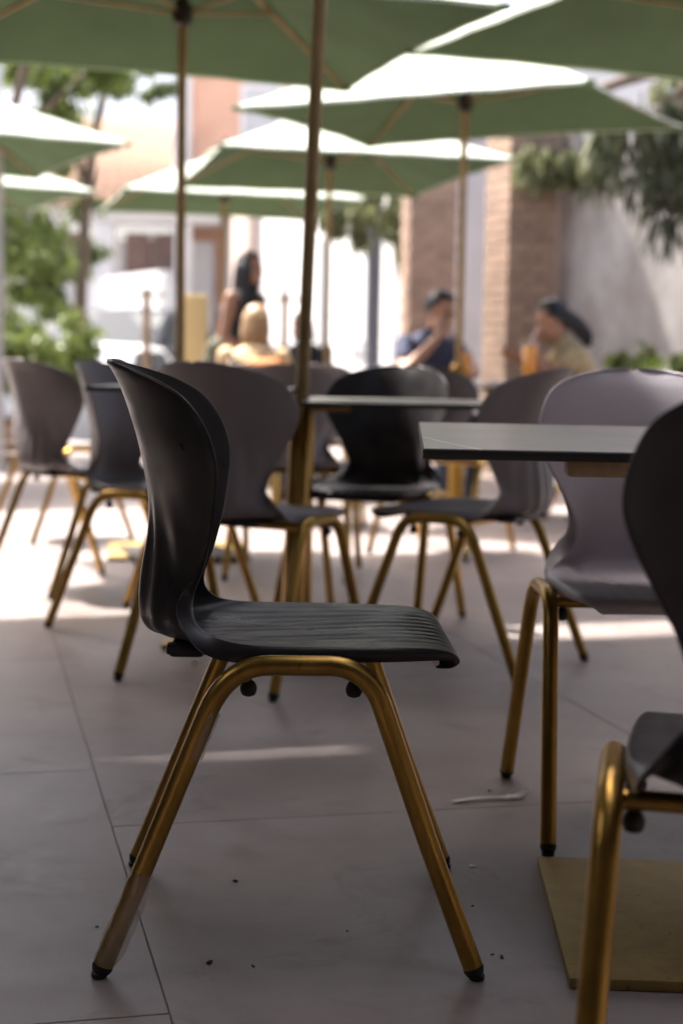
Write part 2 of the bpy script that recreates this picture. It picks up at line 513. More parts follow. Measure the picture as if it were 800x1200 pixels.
class MB:
    """collects shapes, builds ONE mesh object"""
    def __init__(self):
        self.v = []
        self.f = []
    def add(self, vs, fs):
        n = len(self.v)
        self.v += [tuple(p) for p in vs]
        self.f += [tuple(i + n for i in f) for f in fs]
        return self
    def box(self, c, s, rz=0.0, bev=0.0):
        bm = bmesh.new()
        bmesh.ops.create_cube(bm, size=1.0)
        for v in bm.verts:
            v.co = Vector((v.co.x * s[0], v.co.y * s[1], v.co.z * s[2]))
        if bev > 0:
            bmesh.ops.bevel(bm, geom=bm.edges[:], offset=bev, segments=2, affect='EDGES', profile=0.5)
        mt = Matrix.Translation(Vector(c)) @ Matrix.Rotation(rz, 4, 'Z')
        bm.verts.ensure_lookup_table()
        vs = [mt @ v.co for v in bm.verts]
        fs = [[v.index for v in f.verts] for f in bm.faces]
        bm.free()
        return self.add(vs, fs)
    def tube(self, pts, r, n=12, caps=True):
        pts = [Vector(p) for p in pts]
        rr = r if isinstance(r, (list, tuple)) else [r] * len(pts)
        vs, fs = [], []
        t0 = (pts[1] - pts[0]).normalized()
        a = Vector((0, 0, 1)) if abs(t0.z) < 0.9 else Vector((1, 0, 0))
        u = t0.cross(a).normalized()
        for i, p in enumerate(pts):
            if i == 0: t = t0
            elif i == len(pts) - 1: t = (pts[i] - pts[i - 1]).normalized()
            else: t = ((pts[i + 1] - p).normalized() + (p - pts[i - 1]).normalized()).normalized()
            u = (u - t * u.dot(t)).normalized()
            w = t.cross(u)
            for k in range(n):
                ang = 2 * math.pi * k / n
                vs.append(p + (u * math.cos(ang) + w * math.sin(ang)) * rr[i])
        for i in range(len(pts) - 1):
            for k in range(n):
                k2 = (k + 1) % n
                fs.append((i * n + k, i * n + k2, (i + 1) * n + k2, (i + 1) * n + k))
        if caps:
            fs.append(tuple(reversed(range(n))))
            fs.append(tuple((len(pts) - 1) * n + k for k in range(n)))
        return self.add(vs, fs)
    def lathe(self, prof, c=(0, 0, 0), n=20):
        vs, fs = [], []
        for (r, z) in prof:
            for k in range(n):
                a = 2 * math.pi * k / n
                vs.append((c[0] + r * math.cos(a), c[1] + r * math.sin(a), c[2] + z))
        for i in range(len(prof) - 1):
            for k in range(n):
                k2 = (k + 1) % n
                fs.append((i * n + k, i * n + k2, (i + 1) * n + k2, (i + 1) * n + k))
        fs.append(tuple(reversed(range(n))))
        fs.append(tuple((len(prof) - 1) * n + k for k in range(n)))
        return self.add(vs, fs)
    def ball(self, c, r, sub=2):
        bm = bmesh.new()
        bmesh.ops.create_icosphere(bm, subdivisions=sub, radius=1.0)
        rr = r if isinstance(r, (tuple, list)) else (r, r, r)
        bm.verts.ensure_lookup_table()
        vs = [(c[0] + v.co.x * rr[0], c[1] + v.co.y * rr[1], c[2] + v.co.z * rr[2]) for v in bm.verts]
        fs = [[v.index for v in f.verts] for f in bm.faces]
        bm.free()
        return self.add(vs, fs)
    def prism(self, outline, y0, y1):
        """outline in (x, z), extruded along y"""
        n = len(outline)
        vs = [(x, y0, z) for x, z in outline] + [(x, y1, z) for x, z in outline]
        fs = [tuple(range(n)), tuple(reversed(range(n, 2 * n)))]
        for i in range(n):
            j = (i + 1) % n
            fs.append((i, i + n, j + n, j))
        return self.add(vs, fs)
    def mesh(self, name='mesh'):
        me = mesh_from(self.v, self.f, name)
        bm = bmesh.new()
        bm.from_mesh(me)
        bmesh.ops.recalc_face_normals(bm, faces=bm.faces[:])
        bm.to_mesh(me)
        bm.free()
        return me
    def build(self, name, m, parent=None, smooth=False, angle=None):
        me = self.mesh(name)
        o = link(name, me, m, parent, smooth)
        if angle is not None:
            me.polygons.foreach_set('use_smooth', [True] * len(me.polygons))
            me.set_sharp_from_angle(angle=R(angle))
        return o

def copy_tree(o, parent=None):
    c = o.copy()
    COL.objects.link(c)
    if parent is not None:
        c.parent = parent
        c.matrix_parent_inverse = o.matrix_parent_inverse
    for ch in list(o.children):
        copy_tree(ch, c)
    return c

def baked(o):
    """mesh of o with its modifiers applied; o is removed"""
    dg = bpy.context.evaluated_depsgraph_get()
    me = bpy.data.meshes.new_from_object(o.evaluated_get(dg))
    bpy.data.objects.remove(o)
    return me

def smooth_curve(pts, n):
    """Catmull-Rom through rows of numbers, n samples evenly spread over the segments"""
    P = np.array(pts, float)
    out = []
    for u in np.linspace(0, len(P) - 1, n):
        i = min(int(u), len(P) - 2)
        t = u - i
        p0 = P[max(i - 1, 0)]; p1 = P[i]; p2 = P[i + 1]; p3 = P[min(i + 2, len(P) - 1)]
        out.append(0.5 * ((2 * p1) + (-p0 + p2) * t + (2 * p0 - 5 * p1 + 4 * p2 - p3) * t * t + (-p0 + 3 * p1 - 3 * p2 + p3) * t ** 3))
    return np.array(out)

# ================================================================== SETTING
GR = R(13.5)                                    # direction of the paving grid
gd = Vector((-math.sin(GR), math.cos(GR)))
gl = Vector((math.cos(GR), math.sin(GR)))

g = MB(); g.add([(-900, -900, -0.36), (900, -900, -0.36), (900, 1500, -0.36), (-900, 1500, -0.36)], [(0, 1, 2, 3)])
tag(g.build('ground', 'asphalt'), 'grey asphalt street running past the terrace', None, kind='structure')
t = MB(); t.box((0, 6.0, -0.1720), (16.0, 20.6, 0.34))
terrace = t.build('terrace_floor', 'grout')
tag(terrace, 'terrace floor of large grey stone tiles', None, kind='structure')

TS = 1.26
tb = MB(); tb.box((0, 0, -0.0095), (TS - 0.003, TS - 0.003, 0.019), bev=0.0008)
tile_me = tb.mesh('tile'); tile_me.materials.append(M['tile'])
j0 = Vector((-0.40, 2.76))                       # a point on the long joint
ti = 0
for a in range(-8, 9):
    off = {0: 1.977 - 0.0, 1: 2.836}[a % 2] if a >= 0 else {0: 1.977, 1: 2.836}[a % 2]
    # column a = -1 lies left of the long joint, a = 0 right of it
    off = 2.836 if a % 2 == 0 else 1.985
    lat = j0.dot(gl) + (a + 0.5) * TS
    for bI in range(-6, 14):
        dep = off + (bI + 0.5) * TS
        p = gl * lat + gd * dep
        if -7.0 < p.x < 7.0 and -3.4 < p.y < 15.4:
            o = bpy.data.objects.new('tile', tile_me)
            COL.objects.link(o)
            o.parent = terrace
            o.location = (p.x, p.y, 0.0 + random.uniform(-0.0004, 0.0))
            o.rotation_euler = (0, 0, GR)
            ti += 1

# ================================================================== CHAIRS
CTRL = [  # centre line x, z; edge x, z; half width, flange, pleat, groove
    (0.206, 0.424, 0.206, 0.424, 0.140, 0.004, 0, 0), (0.228, 0.427, 0.228, 0.427, 0.152, 0.004, 0, 0), (0.238, 0.438, 0.238, 0.438, 0.166, 0.006, 0, 0),
    (0.229, 0.451, 0.229, 0.451, 0.180, 0.010, 0, 0.6), (0.200, 0.459, 0.200, 0.460, 0.192, 0.016, 0, 1), (0.140, 0.461, 0.142, 0.463, 0.200, 0.020, 0, 1),
    (0.060, 0.457, 0.065, 0.464, 0.205, 0.022, 0, 1), (-0.03, 0.453, -0.010, 0.464, 0.206, 0.023, 0, 1), (-0.10, 0.451, -0.065, 0.465, 0.200, 0.026, 0, 0.8),
    (-0.158, 0.451, -0.105, 0.470, 0.184, 0.030, 0, 0.4), (-0.198, 0.455, -0.130, 0.480, 0.163, 0.034, 0.2, 0), (-0.221, 0.469, -0.143, 0.497, 0.145, 0.034, 0.7, 0),
    (-0.228, 0.500, -0.144, 0.522, 0.132, 0.026, 1, 0), (-0.224, 0.550, -0.132, 0.560, 0.137, 0.016, 1, 0), (-0.216, 0.600, -0.121, 0.607, 0.160, 0.007, 0.75, 0),
    (-0.216, 0.650, -0.114, 0.655, 0.187, 0.0055, 0.2, 0), (-0.224, 0.700, -0.110, 0.700, 0.209, 0.0055, 0, 0), (-0.234, 0.745, -0.114, 0.735, 0.216, 0.0055, 0, 0),
    (-0.248, 0.790, -0.130, 0.775, 0.208, 0.0055, 0, 0), (-0.260, 0.822, -0.159, 0.810, 0.190, 0.0055, 0, 0), (-0.269, 0.840, -0.199, 0.833, 0.157, 0.0055, 0, 0),
    (-0.275, 0.850, -0.238, 0.847, 0.115, 0.005, 0, 0), (-0.279, 0.8555, -0.267, 0.8545, 0.064, 0.005, 0, 0), (-0.280, 0.857, -0.2798, 0.857, 0.006, 0.004, 0, 0)]
NROW = 139
SPLIT = int(round((NROW - 1) * 11.0 / 23))
SV = np.linspace(-1, 1, 57)

def shell_grid():
    rows = smooth_curve(CTRL, NROW)
    rows[:, 4] = np.maximum(rows[:, 4], 0.005)
    cx, cz, ex, ez, w, fl, pl, gv = [rows[:, i][:, None] for i in range(8)]
    s = SV[None, :]
    q = 0.75 * s ** 2 + 0.25 * s ** 4
    B = np.stack([cx + (ex - cx) * q, w * s, cz + (ez - cz) * q], axis=2)
    du = np.gradient(B, axis=0); dv = np.gradient(B, axis=1)
    n = np.cross(du, dv); n /= np.linalg.norm(n, axis=2)[:, :, None] + 1e-12
    ref = n[int(NROW * 7 / 23), 28]
    if ref[2] < 0: n = -n
    y = w * s
    fade = np.clip(1 - (np.abs(s) / 0.9) ** 6, 0, 1)
    e = -0.0030 * gv * np.clip(np.cos(2 * np.pi * y / 0.034), 0, 1) ** 2 * fade
    pleat = 0.0065 * pl * (0.5 + 0.5 * np.cos(2 * np.pi * y / 0.042)) * fade * (0.5 + 0.5 * np.clip(np.abs(y) / 0.05, 0, 1))
    P = B + n * e[:, :, None]
    def side(j, sg):
        o_ = B[:, j] - B[:, j - 1 if j > 0 else 1]
        o_ /= np.linalg.norm(o_, axis=1)[:, None] + 1e-12
        out = []
        for (oo, dd) in ((0.0035, 0.18), (0.0045, 0.45), (0.0035, 0.75), (0.0005, 1.0)):
            out.append(B[:, j] + o_ * oo - n[:, j] * (fl * dd))
        return out
    L_ = side(0, -1)[::-1]; R_ = side(len(SV) - 1, 1)
    G = np.concatenate([np.stack(L_, 1), P, np.stack(R_, 1)], axis=1)
    gu = np.gradient(G, axis=0); gv_ = np.gradient(G, axis=1)
    gn = np.cross(gu, gv_); gn /= np.linalg.norm(gn, axis=2)[:, :, None] + 1e-12
    if gn[int(NROW * 7 / 23), 32][2] < 0: gn = -gn
    pl_full = np.pad(pleat, ((0, 0), (4, 4)))
    OUT = G - gn * (0.0045 + pl_full)[:, :, None]
    return G, OUT

GRID, GRID_OUT = shell_grid()
def shell_part(r0, r1, name):
    A = GRID[r0:r1 + 1]; O = GRID_OUT[r0:r1 + 1]
    nr, nc = A.shape[:2]
    vs = [tuple(p) for p in A.reshape(-1, 3)] + [tuple(p) for p in O.reshape(-1, 3)]
    K = nr * nc
    fs = []
    for i in range(nr - 1):
        for j in range(nc - 1):
            a = i * nc + j
            fs.append((a, a + nc, a + nc + 1, a + 1))
            fs.append((K + a, K + a + 1, K + a + nc + 1, K + a + nc))
        a = i * nc; c = i * nc + nc - 1
        fs.append((a, K + a, K + a + nc, a + nc)); fs.append((c, c + nc, K + c + nc, K + c))
    for j in range(nc - 1):
        a = j; c = (nr - 1) * nc + j
        fs.append((a, a + 1, K + a + 1, K + a)); fs.append((c, K + c, K + c + 1, c + 1))
    b = MB(); b.add(vs, fs)
    me = b.mesh(name)
    me.polygons.foreach_set('use_smooth', [True] * len(me.polygons))
    me.set_sharp_from_angle(angle=R(55))
    return me

def bez(p0, p1, p2, n):
    out = []
    for i in range(n + 1):
        t = i / n
        out.append(tuple((1 - t) ** 2 * a + 2 * t * (1 - t) * b + t * t * c for a, b, c in zip(p0, p1, p2)))
    return out

YT, YF = 0.2235, 0.243
def fy(z):
    return YF + (YT - YF) * min(1, z / 0.44)
def frame_path():
    p = [(-0.2585, 0.018), (-0.19, 0.19)]
    p += bez((-0.117, 0.375), (-0.090, 0.441), (-0.030, 0.441), 9)
    p += [(0.01, 0.441)]
    p += bez((0.050, 0.441), (0.103, 0.441), (0.124, 0.386), 9)
    p += [(0.19, 0.20), (0.2585, 0.018)]
    return p
FP = frame_path()
FR = 0.0145

CHAIR_MESH = {}
def chair_meshes():
    if CHAIR_MESH:
        return CHAIR_MESH
    CHAIR_MESH['seat'] = shell_part(0, SPLIT, 'seat')
    CHAIR_MESH['backrest'] = shell_part(SPLIT, NROW - 1, 'backrest')
    for sgn, nm in ((-1, 'fr'), (1, 'fl')):
        b = MB(); b.tube([(x, sgn * fy(z), z) for x, z in FP], FR, 20)
        CHAIR_MESH[nm] = b.mesh('side_frame')
    for sgn in (-1, 1):
        for e in (-1, 1):
            b = MB()
            d = Vector((e * 0.145, sgn * 0.008, -0.37)).normalized()
            p0 = Vector((e * 0.2585, sgn * fy(0.018), 0.018))
            b.tube([p0 - d * 0.001, p0 + d * 0.004, p0 + d * 0.011], [0.0147, 0.0149, 0.0120], 18)
            # flat sole
            b.lathe([(0.0095, 0.0), (0.0112, 0.002), (0.0112, 0.007)], (e * 0.2640, sgn * YF, 0.0003), 18)
            CHAIR_MESH['cap%d%d' % (sgn, e)] = b.mesh('foot_cap')
    for nm, x in (('bar_r', -0.066), ('bar_f', 0.088)):
        b = MB(); b.tube([(x, -YT + 0.003, 0.4265), (x, YT - 0.003, 0.4265)], 0.0105, 14)
        CHAIR_MESH[nm] = b.mesh('crossbar')
    b = MB()
    for y in (-0.10, 0.10):
        b.box((-0.005, y, 0.4405), (0.36, 0.035, 0.014), bev=0.004)
    b.box((-0.155, 0, 0.4385), (0.05, 0.24, 0.016), bev=0.005)
    CHAIR_MESH['mount'] = b.mesh('underseat_mount')
    b = MB(); b.lathe([(0.004, -0.002), (0.009, 0.0), (0.0115, 0.005), (0.0120, 0.011), (0.009, 0.018), (0.005, 0.021), (0.005, 0.030)], (0, 0, 0), 16)
    CHAIR_MESH['bumper'] = b.mesh('stacking_bumper')
    b = MB(); b.lathe([(0.002, 0), (0.0042, 0.0006), (0.0046, 0.002)], (0, 0, 0), 12)
    CHAIR_MESH['screw'] = b.mesh('screw')
    for k, me in CHAIR_MESH.items():
        if k not in ('seat', 'backrest'):
            me.polygons.foreach_set('use_smooth', [True] * len(me.polygons))
            me.set_sharp_from_angle(angle=R(45))
    for k in ('fr', 'fl', 'bar_r', 'bar_f'):
        CHAIR_MESH[k].materials.append(M['gold'])
    for k in list(CHAIR_MESH):
        if k.startswith('cap') or k == 'bumper':
            CHAIR_MESH[k].materials.append(M['rubber'])
    CHAIR_MESH['mount'].materials.append(M['black_plastic'])
    CHAIR_MESH['screw'].materials.append(M['steel'])
    return CHAIR_MESH

def colour_copy(me, m):
    c = me.copy()
    c.materials.clear()
    c.materials.append(M[m])
    return c
SHELLS = {}
def chair(c, f, shell, label, group='moulded cafe chairs on the terrace', screws=True):
    cm = chair_meshes()
    if shell not in SHELLS:
        SHELLS[shell] = (colour_copy(cm['seat'], shell), colour_copy(cm['backrest'], shell))
    root = empty('cafe_chair', (c[0], c[1], 0), math.atan2(f[1], f[0]))
    tag(root, label, 'chair', group)
    link('seat', SHELLS[shell][0], None, root)
    link('backrest', SHELLS[shell][1], None, root)
    for k, sgn in (('fr', -1), ('fl', 1)):
        fr = link('side_frame', cm[k], None, root)
        for e in (-1, 1):
            link('foot_cap', cm['cap%d%d' % (sgn, e)], None, fr)
        for x, z in ((-0.062, 0.398), (0.086, 0.398)):
            bp = link('stacking_bumper', cm['bumper'], None, fr)
            bp.location = (x, sgn * (YT - 0.024), z - 0.004)
    link('crossbar', cm['bar_r'], None, root)
    link('crossbar', cm['bar_f'], None, root)
    link('underseat_mount', cm['mount'], None, root)
    return root

main_chair = chair((-0.070, 2.357), (1.0, 0.03), 'black_plastic',
                   'black plastic chair in sharp focus facing right, film peeling off its gold leg')
# protective film still wrapped round the near rear leg of that chair
fm = MB()
seg = []
nr, na = 16, 22
p0 = Vector((-0.2575, -fy(0.02), 0.022)); p1 = Vector((-0.205, -fy(0.15), 0.150))
d = (p1 - p0).normalized()
u = Vector((0, -1, 0)); u = (u - d * u.dot(d)).normalized(); w = d.cross(u)
vs, fs = [], []
for i in range(nr + 1):
    t = i / nr
    p = p0.lerp(p1, t)
    for k in range(na + 1):
        a = -2.9 + 5.8 * k / na
        loose = 0.010 * math.sin(math.pi * min(1, t * 1.05)) ** 0.8 * max(0, math.sin(a * 0.9 + 0.6)) + 0.0012 * math.sin(9 * t + 5 * a)
        rr = FR + 0.0011 + max(0, loose) * (1 - 0.45 * t) + 0.0006 * math.sin(23 * t + 3 * a)
        vs.append(p + (u * math.cos(a) + w * math.sin(a)) * rr)
for i in range(nr):
    for k in range(na):
        a = i * (na + 1) + k
        fs.append((a, a + 1, a + na + 2, a + na + 1))
fm.add(vs, fs)
fm.build('protective_film', 'film', main_chair, smooth=True)
fm = MB(); vs, fs = [], []
p0 = Vector((-0.143, -fy(0.31), 0.312)); p1 = Vector((-0.117, -fy(0.375), 0.378))
for i in range(9):
    t = i / 8
    p = p0.lerp(p1, t)
    for k in range(13):
        a = 0.2 + 3.2 * k / 12
        rr = FR + 0.001 + (0.006 * abs(math.sin(4.1 * a + 7 * t)) + 0.004 * random.random()) * (k / 12)
        vs.append(p + (u * math.cos(a) + w * math.sin(a)) * rr)
for i in range(8):
    for k in range(12):
        a = i * 13 + k
        fs.append((a, a + 1, a + 14, a + 13))
fm.add(vs, fs)
fm.build('protective_film', 'film', main_chair, smooth=True)
for x, z in ((-0.137, 0.4405), (0.205, 0.4345)):
    sc = link('screw', chair_meshes()['screw'], None, main_chair)
    sc.location = (x, -0.2085 if x < 0 else -0.154, z)
    sc.rotation_euler = (R(90), 0, 0)

chair((0.508, 1.560), (0.2, 0.98), 'black_plastic', 'black chair cut off by the right edge, turned towards the nearest stone-topped table')
chair((0.608, 2.960), (0.037, -0.999), 'grey_plastic', 'light grey chair facing the camera behind the nearest table')
chair((-0.256, 4.259), (0.47, 0.88), 'taupe_plastic', 'taupe grey chair seen from behind, directly behind the sharp black chair')
chair((0.102, 5.162), (-0.354, -0.935), 'black_plastic', 'black chair facing the camera behind the middle table beside the leaning pole')
chair((0.376, 4.470), (-0.866, 0.5), 'taupe_plastic', 'taupe grey chair turned left between the middle table and the nearest table')
chair((-0.600, 5.083), (0.92, -0.39), 'taupe_plastic', 'dark grey chair half hidden by the back of the sharp black chair')
chair((-1.000, 5.900), (0.75, 0.66), 'dark_plastic', 'dark grey chair at the left edge, seen from behind')
chair((-0.190, 6.350), (0.1, 1.0), 'taupe_plastic', 'grey chair seen from behind between the leaning pole and black chair')
chair((-0.170, 8.450), (-0.2, 1.0), 'dark_plastic', 'far dark chair whose top rim shines behind the leaning umbrella pole')
chair((0.470, 7.200), (0.5, 0.87), 'dark_plastic', 'far grey chair showing over the right shoulder of the black middle chair')
chair((-1.365, 7.540), (0.8, 0.6), 'taupe_plastic', 'far chair at the left whose gold legs stand on sunlit floor')

# ================================================================== TABLES
def table(c, rz, w, d, label, h=0.75, base=0.46, base_off=(0, 0), wood=False, ped=0.038):
    root = empty('cafe_table', (c[0], c[1], 0), rz)
    tag(root, label, 'table', 'square cafe tables on the terrace')
    b = MB(); b.box((0, 0, h - 0.0075), (w, d, 0.0125), bev=0.0012)
    top = b.build('table_top', 'table_black', root, angle=40)
    b = MB(); b.box((0, 0, h - 0.0006), (w - 0.004, d - 0.004, 0.0012))
    b.build('stone_surface', 'stone_top', top)
    bx, by = base_off
    b = MB(); b.box((bx, by, 0.009), (base, base, 0.016), bev=0.002)
    b.build('base_plate', 'gold_plate', root, angle=40)
    b = MB(); b.tube([(bx, by, 0.016), (bx, by, h - 0.05)], ped, 24)
    b.build('pedestal', 'gold', root, angle=40)
    for s in (0, 1):
        b = MB()
        L = w * 0.42 if s == 0 else d * 0.42
        sz = (L, 0.05, 0.026) if s == 0 else (0.05, L, 0.024)
        b.box((bx, by, h - 0.0275 - 0.001 * s), sz, bev=0.004)
        b.build('support_arm', 'gold', root, angle=40)
    if wood:
        for y in (-d / 2 + 0.085, d / 2 - 0.085):
            b = MB(); b.box((0.0, y, h - 0.0260), (w * 0.60, 0.05, 0.0235), bev=0.005)
            b.build('wooden_batten', 'bracket_wood', root, angle=40)
    return root
table((0.615, 2.515), R(-2.4), 0.98, 0.98, 'grey stone-topped table with black edge and gold base plate at the right', base=0.54, base_off=(0.0, -0.165), wood=True)
table((0.215, 4.830), R(-1.0), 0.66, 0.70, 'grey table in the middle in front of the black chair', base=0.40, base_off=(-0.335, 0.17), ped=0.025)
table((-0.440, 4.690), R(-2.0), 0.58, 0.46, 'small dark table hidden behind the sharp black chair back', h=0.785, base=0.18, base_off=(0.0, 0.0), ped=0.022)
table((-0.740, 7.020), R(8), 0.80, 0.72, 'far table on a wide gold base plate in the sunlight', base=0.62)
PT = (0.98, 9.10)
table(PT, R(-6), 0.78, 0.70, 'table with two orange drinks between the seated man and woman', base=0.45)

# ================================================================== UMBRELLAS
def umbrella(c, rz, label, side=2.0, rim=2.26, rise=0.49, lean=(0, 0), base=0.46, sleeve=0.034, sleeve_h=0.72, pole_r=0.0205):
    root = empty('patio_umbrella', (c[0], c[1], 0), rz)
    tag(root, label, 'umbrella', 'green square umbrellas shading the terrace')
    hs, hd = (side[0] / 2, side[1] / 2) if isinstance(side, tuple) else (side / 2, side / 2)
    apex = rim + rise
    def L(p):                               # the pole leans a little
        z = p[2]
        lx = lean[0] * math.cos(-rz) - lean[1] * math.sin(-rz)
        ly = lean[0] * math.sin(-rz) + lean[1] * math.cos(-rz)
        return (p[0] + lx * z, p[1] + ly * z, z)
    b = MB(); b.box((0, 0, 0.016), (base, base, 0.026), bev=0.004)
    b.build('base_plate', 'dark_metal', root, angle=40)
    b = MB(); b.tube([L((0, 0, 0.028)), L((0, 0, sleeve_h)), L((0, 0, sleeve_h + 0.01))], [sleeve, sleeve, sleeve * 0.8], 20)
    b.build('base_sleeve', 'gold', root, angle=40)
    b = MB(); b.tube([L((0, 0, sleeve_h)), L((0, 0, apex + 0.02))], pole_r, 16)
    b.build('pole', 'wood_pole', root, angle=40)
    b = MB(); b.lathe([(0.024, -0.055), (0.040, -0.045), (0.046, 0.0), (0.046, 0.03), (0.030, 0.045), (0.026, 0.06)], L((0, 0, rim + 0.08)), 18)
    b.build('runner', 'dark_metal', root, angle=40)
    b = MB(); b.lathe([(0.030, -0.06), (0.055, -0.05), (0.055, 0.0), (0.020, 0.02), (0.012, 0.09), (0.004, 0.11)], L((0, 0, apex - 0.005)), 18)
    b.build('hub', 'dark_metal', root, angle=40)
    top = Vector(L((0, 0, apex)))
    lean_rim = Vector(L((0, 0, rim))) - Vector((0, 0, rim))
    cor = [Vector((sx * hs, sy * hd, rim)) + lean_rim for sx, sy in ((-1, -1), (1, -1), (1, 1), (-1, 1))]
    nu, nv = 16, 12
    for k in range(4):
        A, B = cor[k], cor[(k + 1) % 4]
        vs, fs = [], []
        for i in range(nv + 1):
            t = i / nv
            for j in range(nu + 1):
                s = j / nu
                e = A.lerp(B, s)
                p = top.lerp(e, max(t, 0.012))
                bow = 4 * s * (1 - s)
                p = p + Vector((0, 0, -0.030 * bow * math.sin(math.pi * min(1, t * 0.9)) + 0.018 * bow * t ** 4))
                mid = (A + B) / 2 - Vector((lean_rim.x, lean_rim.y, rim))
                p = p - mid.normalized() * (0.035 * bow * t ** 3)
                p = p + Vector((0, 0, 0.0035 * math.sin(9 * s + 5 * t + k) * math.sin(17 * t + 3 * s) + 0.0025 * math.sin(31 * s * t + 2 * k)))
                vs.append(p)
        n0 = nv * (nu + 1)
        for j in range(nu + 1):             # hem
            q = Vector(vs[n0 + j])
            vs.append(q + Vector((0, 0, -0.016)))
        for i in range(nv + 1):
            for j in range(nu):
                a = i * (nu + 1) + j
                fs.append((a, a + 1, a + nu + 2, a + nu + 1))
        me = mesh_from(vs, fs, 'canopy_panel')
        po = link('canopy_panel', me, 'canvas', root, smooth=True)
        me.set_sharp_from_angle(angle=R(40))
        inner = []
        for i in range(nv + 1):              # added under-layer, green cloth darkened to carry the underside's shade
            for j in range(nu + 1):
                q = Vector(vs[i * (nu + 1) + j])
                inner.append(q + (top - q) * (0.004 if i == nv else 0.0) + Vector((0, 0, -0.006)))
        link('shaded_cloth', mesh_from(inner, fs[:nv * nu], 'shaded_cloth'), 'shaded_cloth', po, smooth=True)
    for k in range(4):
        e = cor[k]
        b = MB()
        dn = Vector((0, 0, -0.022))
        b.tube([top + dn * 2, top.lerp(e, 0.5) + dn, e + Vector((0, 0, -0.012)) + (top - e).normalized() * 0.01], [0.011, 0.011, 0.008], 8)
        rib = b.build('rib', 'wood_pole', root, smooth=True)
        b = MB()
        run = Vector(L((0, 0, rim + 0.09)))
        out = (e - run); out.z = 0
        b.tube([run + out.normalized() * 0.04, top.lerp(e, 0.48) + dn * 1.6], 0.008, 8)
        b.build('strut', 'wood_pole', root, smooth=True)
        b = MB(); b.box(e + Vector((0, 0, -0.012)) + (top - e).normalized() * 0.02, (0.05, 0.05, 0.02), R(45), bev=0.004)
        b.build('corner_pocket', 'shaded_cloth', root)
    # small cap of cloth over the vent
    b = MB(); hv = 0.17
    vs = [top + Vector((0, 0, 0.035))] + [top + Vector((sx * hv, sy * hv, -0.040)) for sx, sy in ((-1, -1), (1, -1), (1, 1), (-1, 1))]
    b.add(vs, [(0, 1, 2), (0, 2, 3), (0, 3, 4), (0, 4, 1)])
    b.build('vent_cap', 'canvas', root)
    return root

umbrella((-0.715, 6.830), R(18), 'green umbrella on the upright pole left of the leaning pole', side=(2.14, 2.0))
umbrella((-0.150, 4.800), R(18), 'umbrella on the leaning bronze pole rising through the middle of the picture', rim=2.44, lean=(0.030, 0))
umbrella((1.590, 6.640), R(24), 'dark green umbrella filling the upper right corner')
umbrella((0.655, 8.960), R(-28.5), 'umbrella with white sunlit top whose pole stands in front of the seated man', side=(2.06, 1.60), sleeve=0.046, sleeve_h=0.86)
umbrella((-0.130, 11.660), R(13), 'smaller looking green umbrella behind the one over the seated man', side=(2.0, 2.5))
umbrella((-2.880, 10.740), R(26.7), 'umbrella at the left edge with a large sunlit white top', side=2.2)
umbrella((-3.560, 13.600), R(26.7), 'lower umbrella at the left edge beneath the larger white-topped one', side=2.2)
umbrella((-1.090, 14.100), R(15), 'farthest green umbrella left of the upright pole', side=2.05)
umbrella((-0.880, 3.270), R(16), 'unseen umbrella added overhead to shade the sharp black chair', rim=2.40, side=2.0, base=0.10, sleeve=0.026)  # this and those below are added out of view, shading the near floor
umbrella((-0.720, 1.280), R(16), 'unseen umbrella added beside the viewpoint to shade the cut-off black chair', rim=2.34, base=0.3)
umbrella((-2.760, 2.750), R(16), 'unseen shade umbrella added overhead at the far left', rim=2.46)
umbrella((-1.880, 5.103), R(18), 'unseen shade umbrella added overhead to the left of the terrace', rim=2.62)
umbrella((1.800, 2.150), R(16), 'unseen shade umbrella added overhead to the right of the cut-off black chair', rim=2.30)
umbrella((1.900, 4.250), R(22), 'unseen shade umbrella added overhead beside the nearest table', rim=2.34)

# ================================================================== SMALL THINGS
def fork(a, b_, label):
    a = Vector(a); b_ = Vector(b_)
    ax = (b_ - a); L = ax.length; rz = math.atan2(ax.y, ax.x)
    root = empty('plastic_fork', (a.x, a.y, 0), rz)
    tag(root, label, 'fork')
    n = 20
    vs, fs = [], []
    for i in range(n + 1):
        t = i / n
        x = t * L * 0.74
        hw = 0.0050 + 0.0024 * (1 - t) if t < 0.8 else 0.0050 + 0.0075 * ((t - 0.8) / 0.2)
        z = 0.0030 + 0.004 * math.sin(math.pi * t)
        vs += [(x, -hw, z), (x, 0, z + 0.0016), (x, hw, z)]
    for i in range(n):
        a_ = i * 3
        fs += [(a_, a_ + 3, a_ + 4, a_ + 1), (a_ + 1, a_ + 4, a_ + 5, a_ + 2)]
    bm_ = MB(); bm_.add(vs, fs)
    o = bm_.build('handle', 'white_plastic', root, smooth=True)
    md = o.modifiers.new('s', 'SOLIDIFY'); md.thickness = 0.0016
    b = MB()
    for k in range(4):
        y = -0.0088 + 0.0059 * k
        pts = []
        for i in range(7):
            t = i / 6
            pts.append((L * (0.73 + 0.27 * t), y * (1.0 + 0.05 * t), 0.0050 + 0.015 * t * t - 0.004 * math.sin(math.pi * t)))
        b.tube(pts, [0.0026] * 4 + [0.0022, 0.0018, 0.0008], 6)
    b.build('tines', 'white_plastic', root, smooth=True)
    return root
fork((0.229, 3.012), (0.385, 3.062), 'white plastic fork lying on the floor beside the grey chair leg')

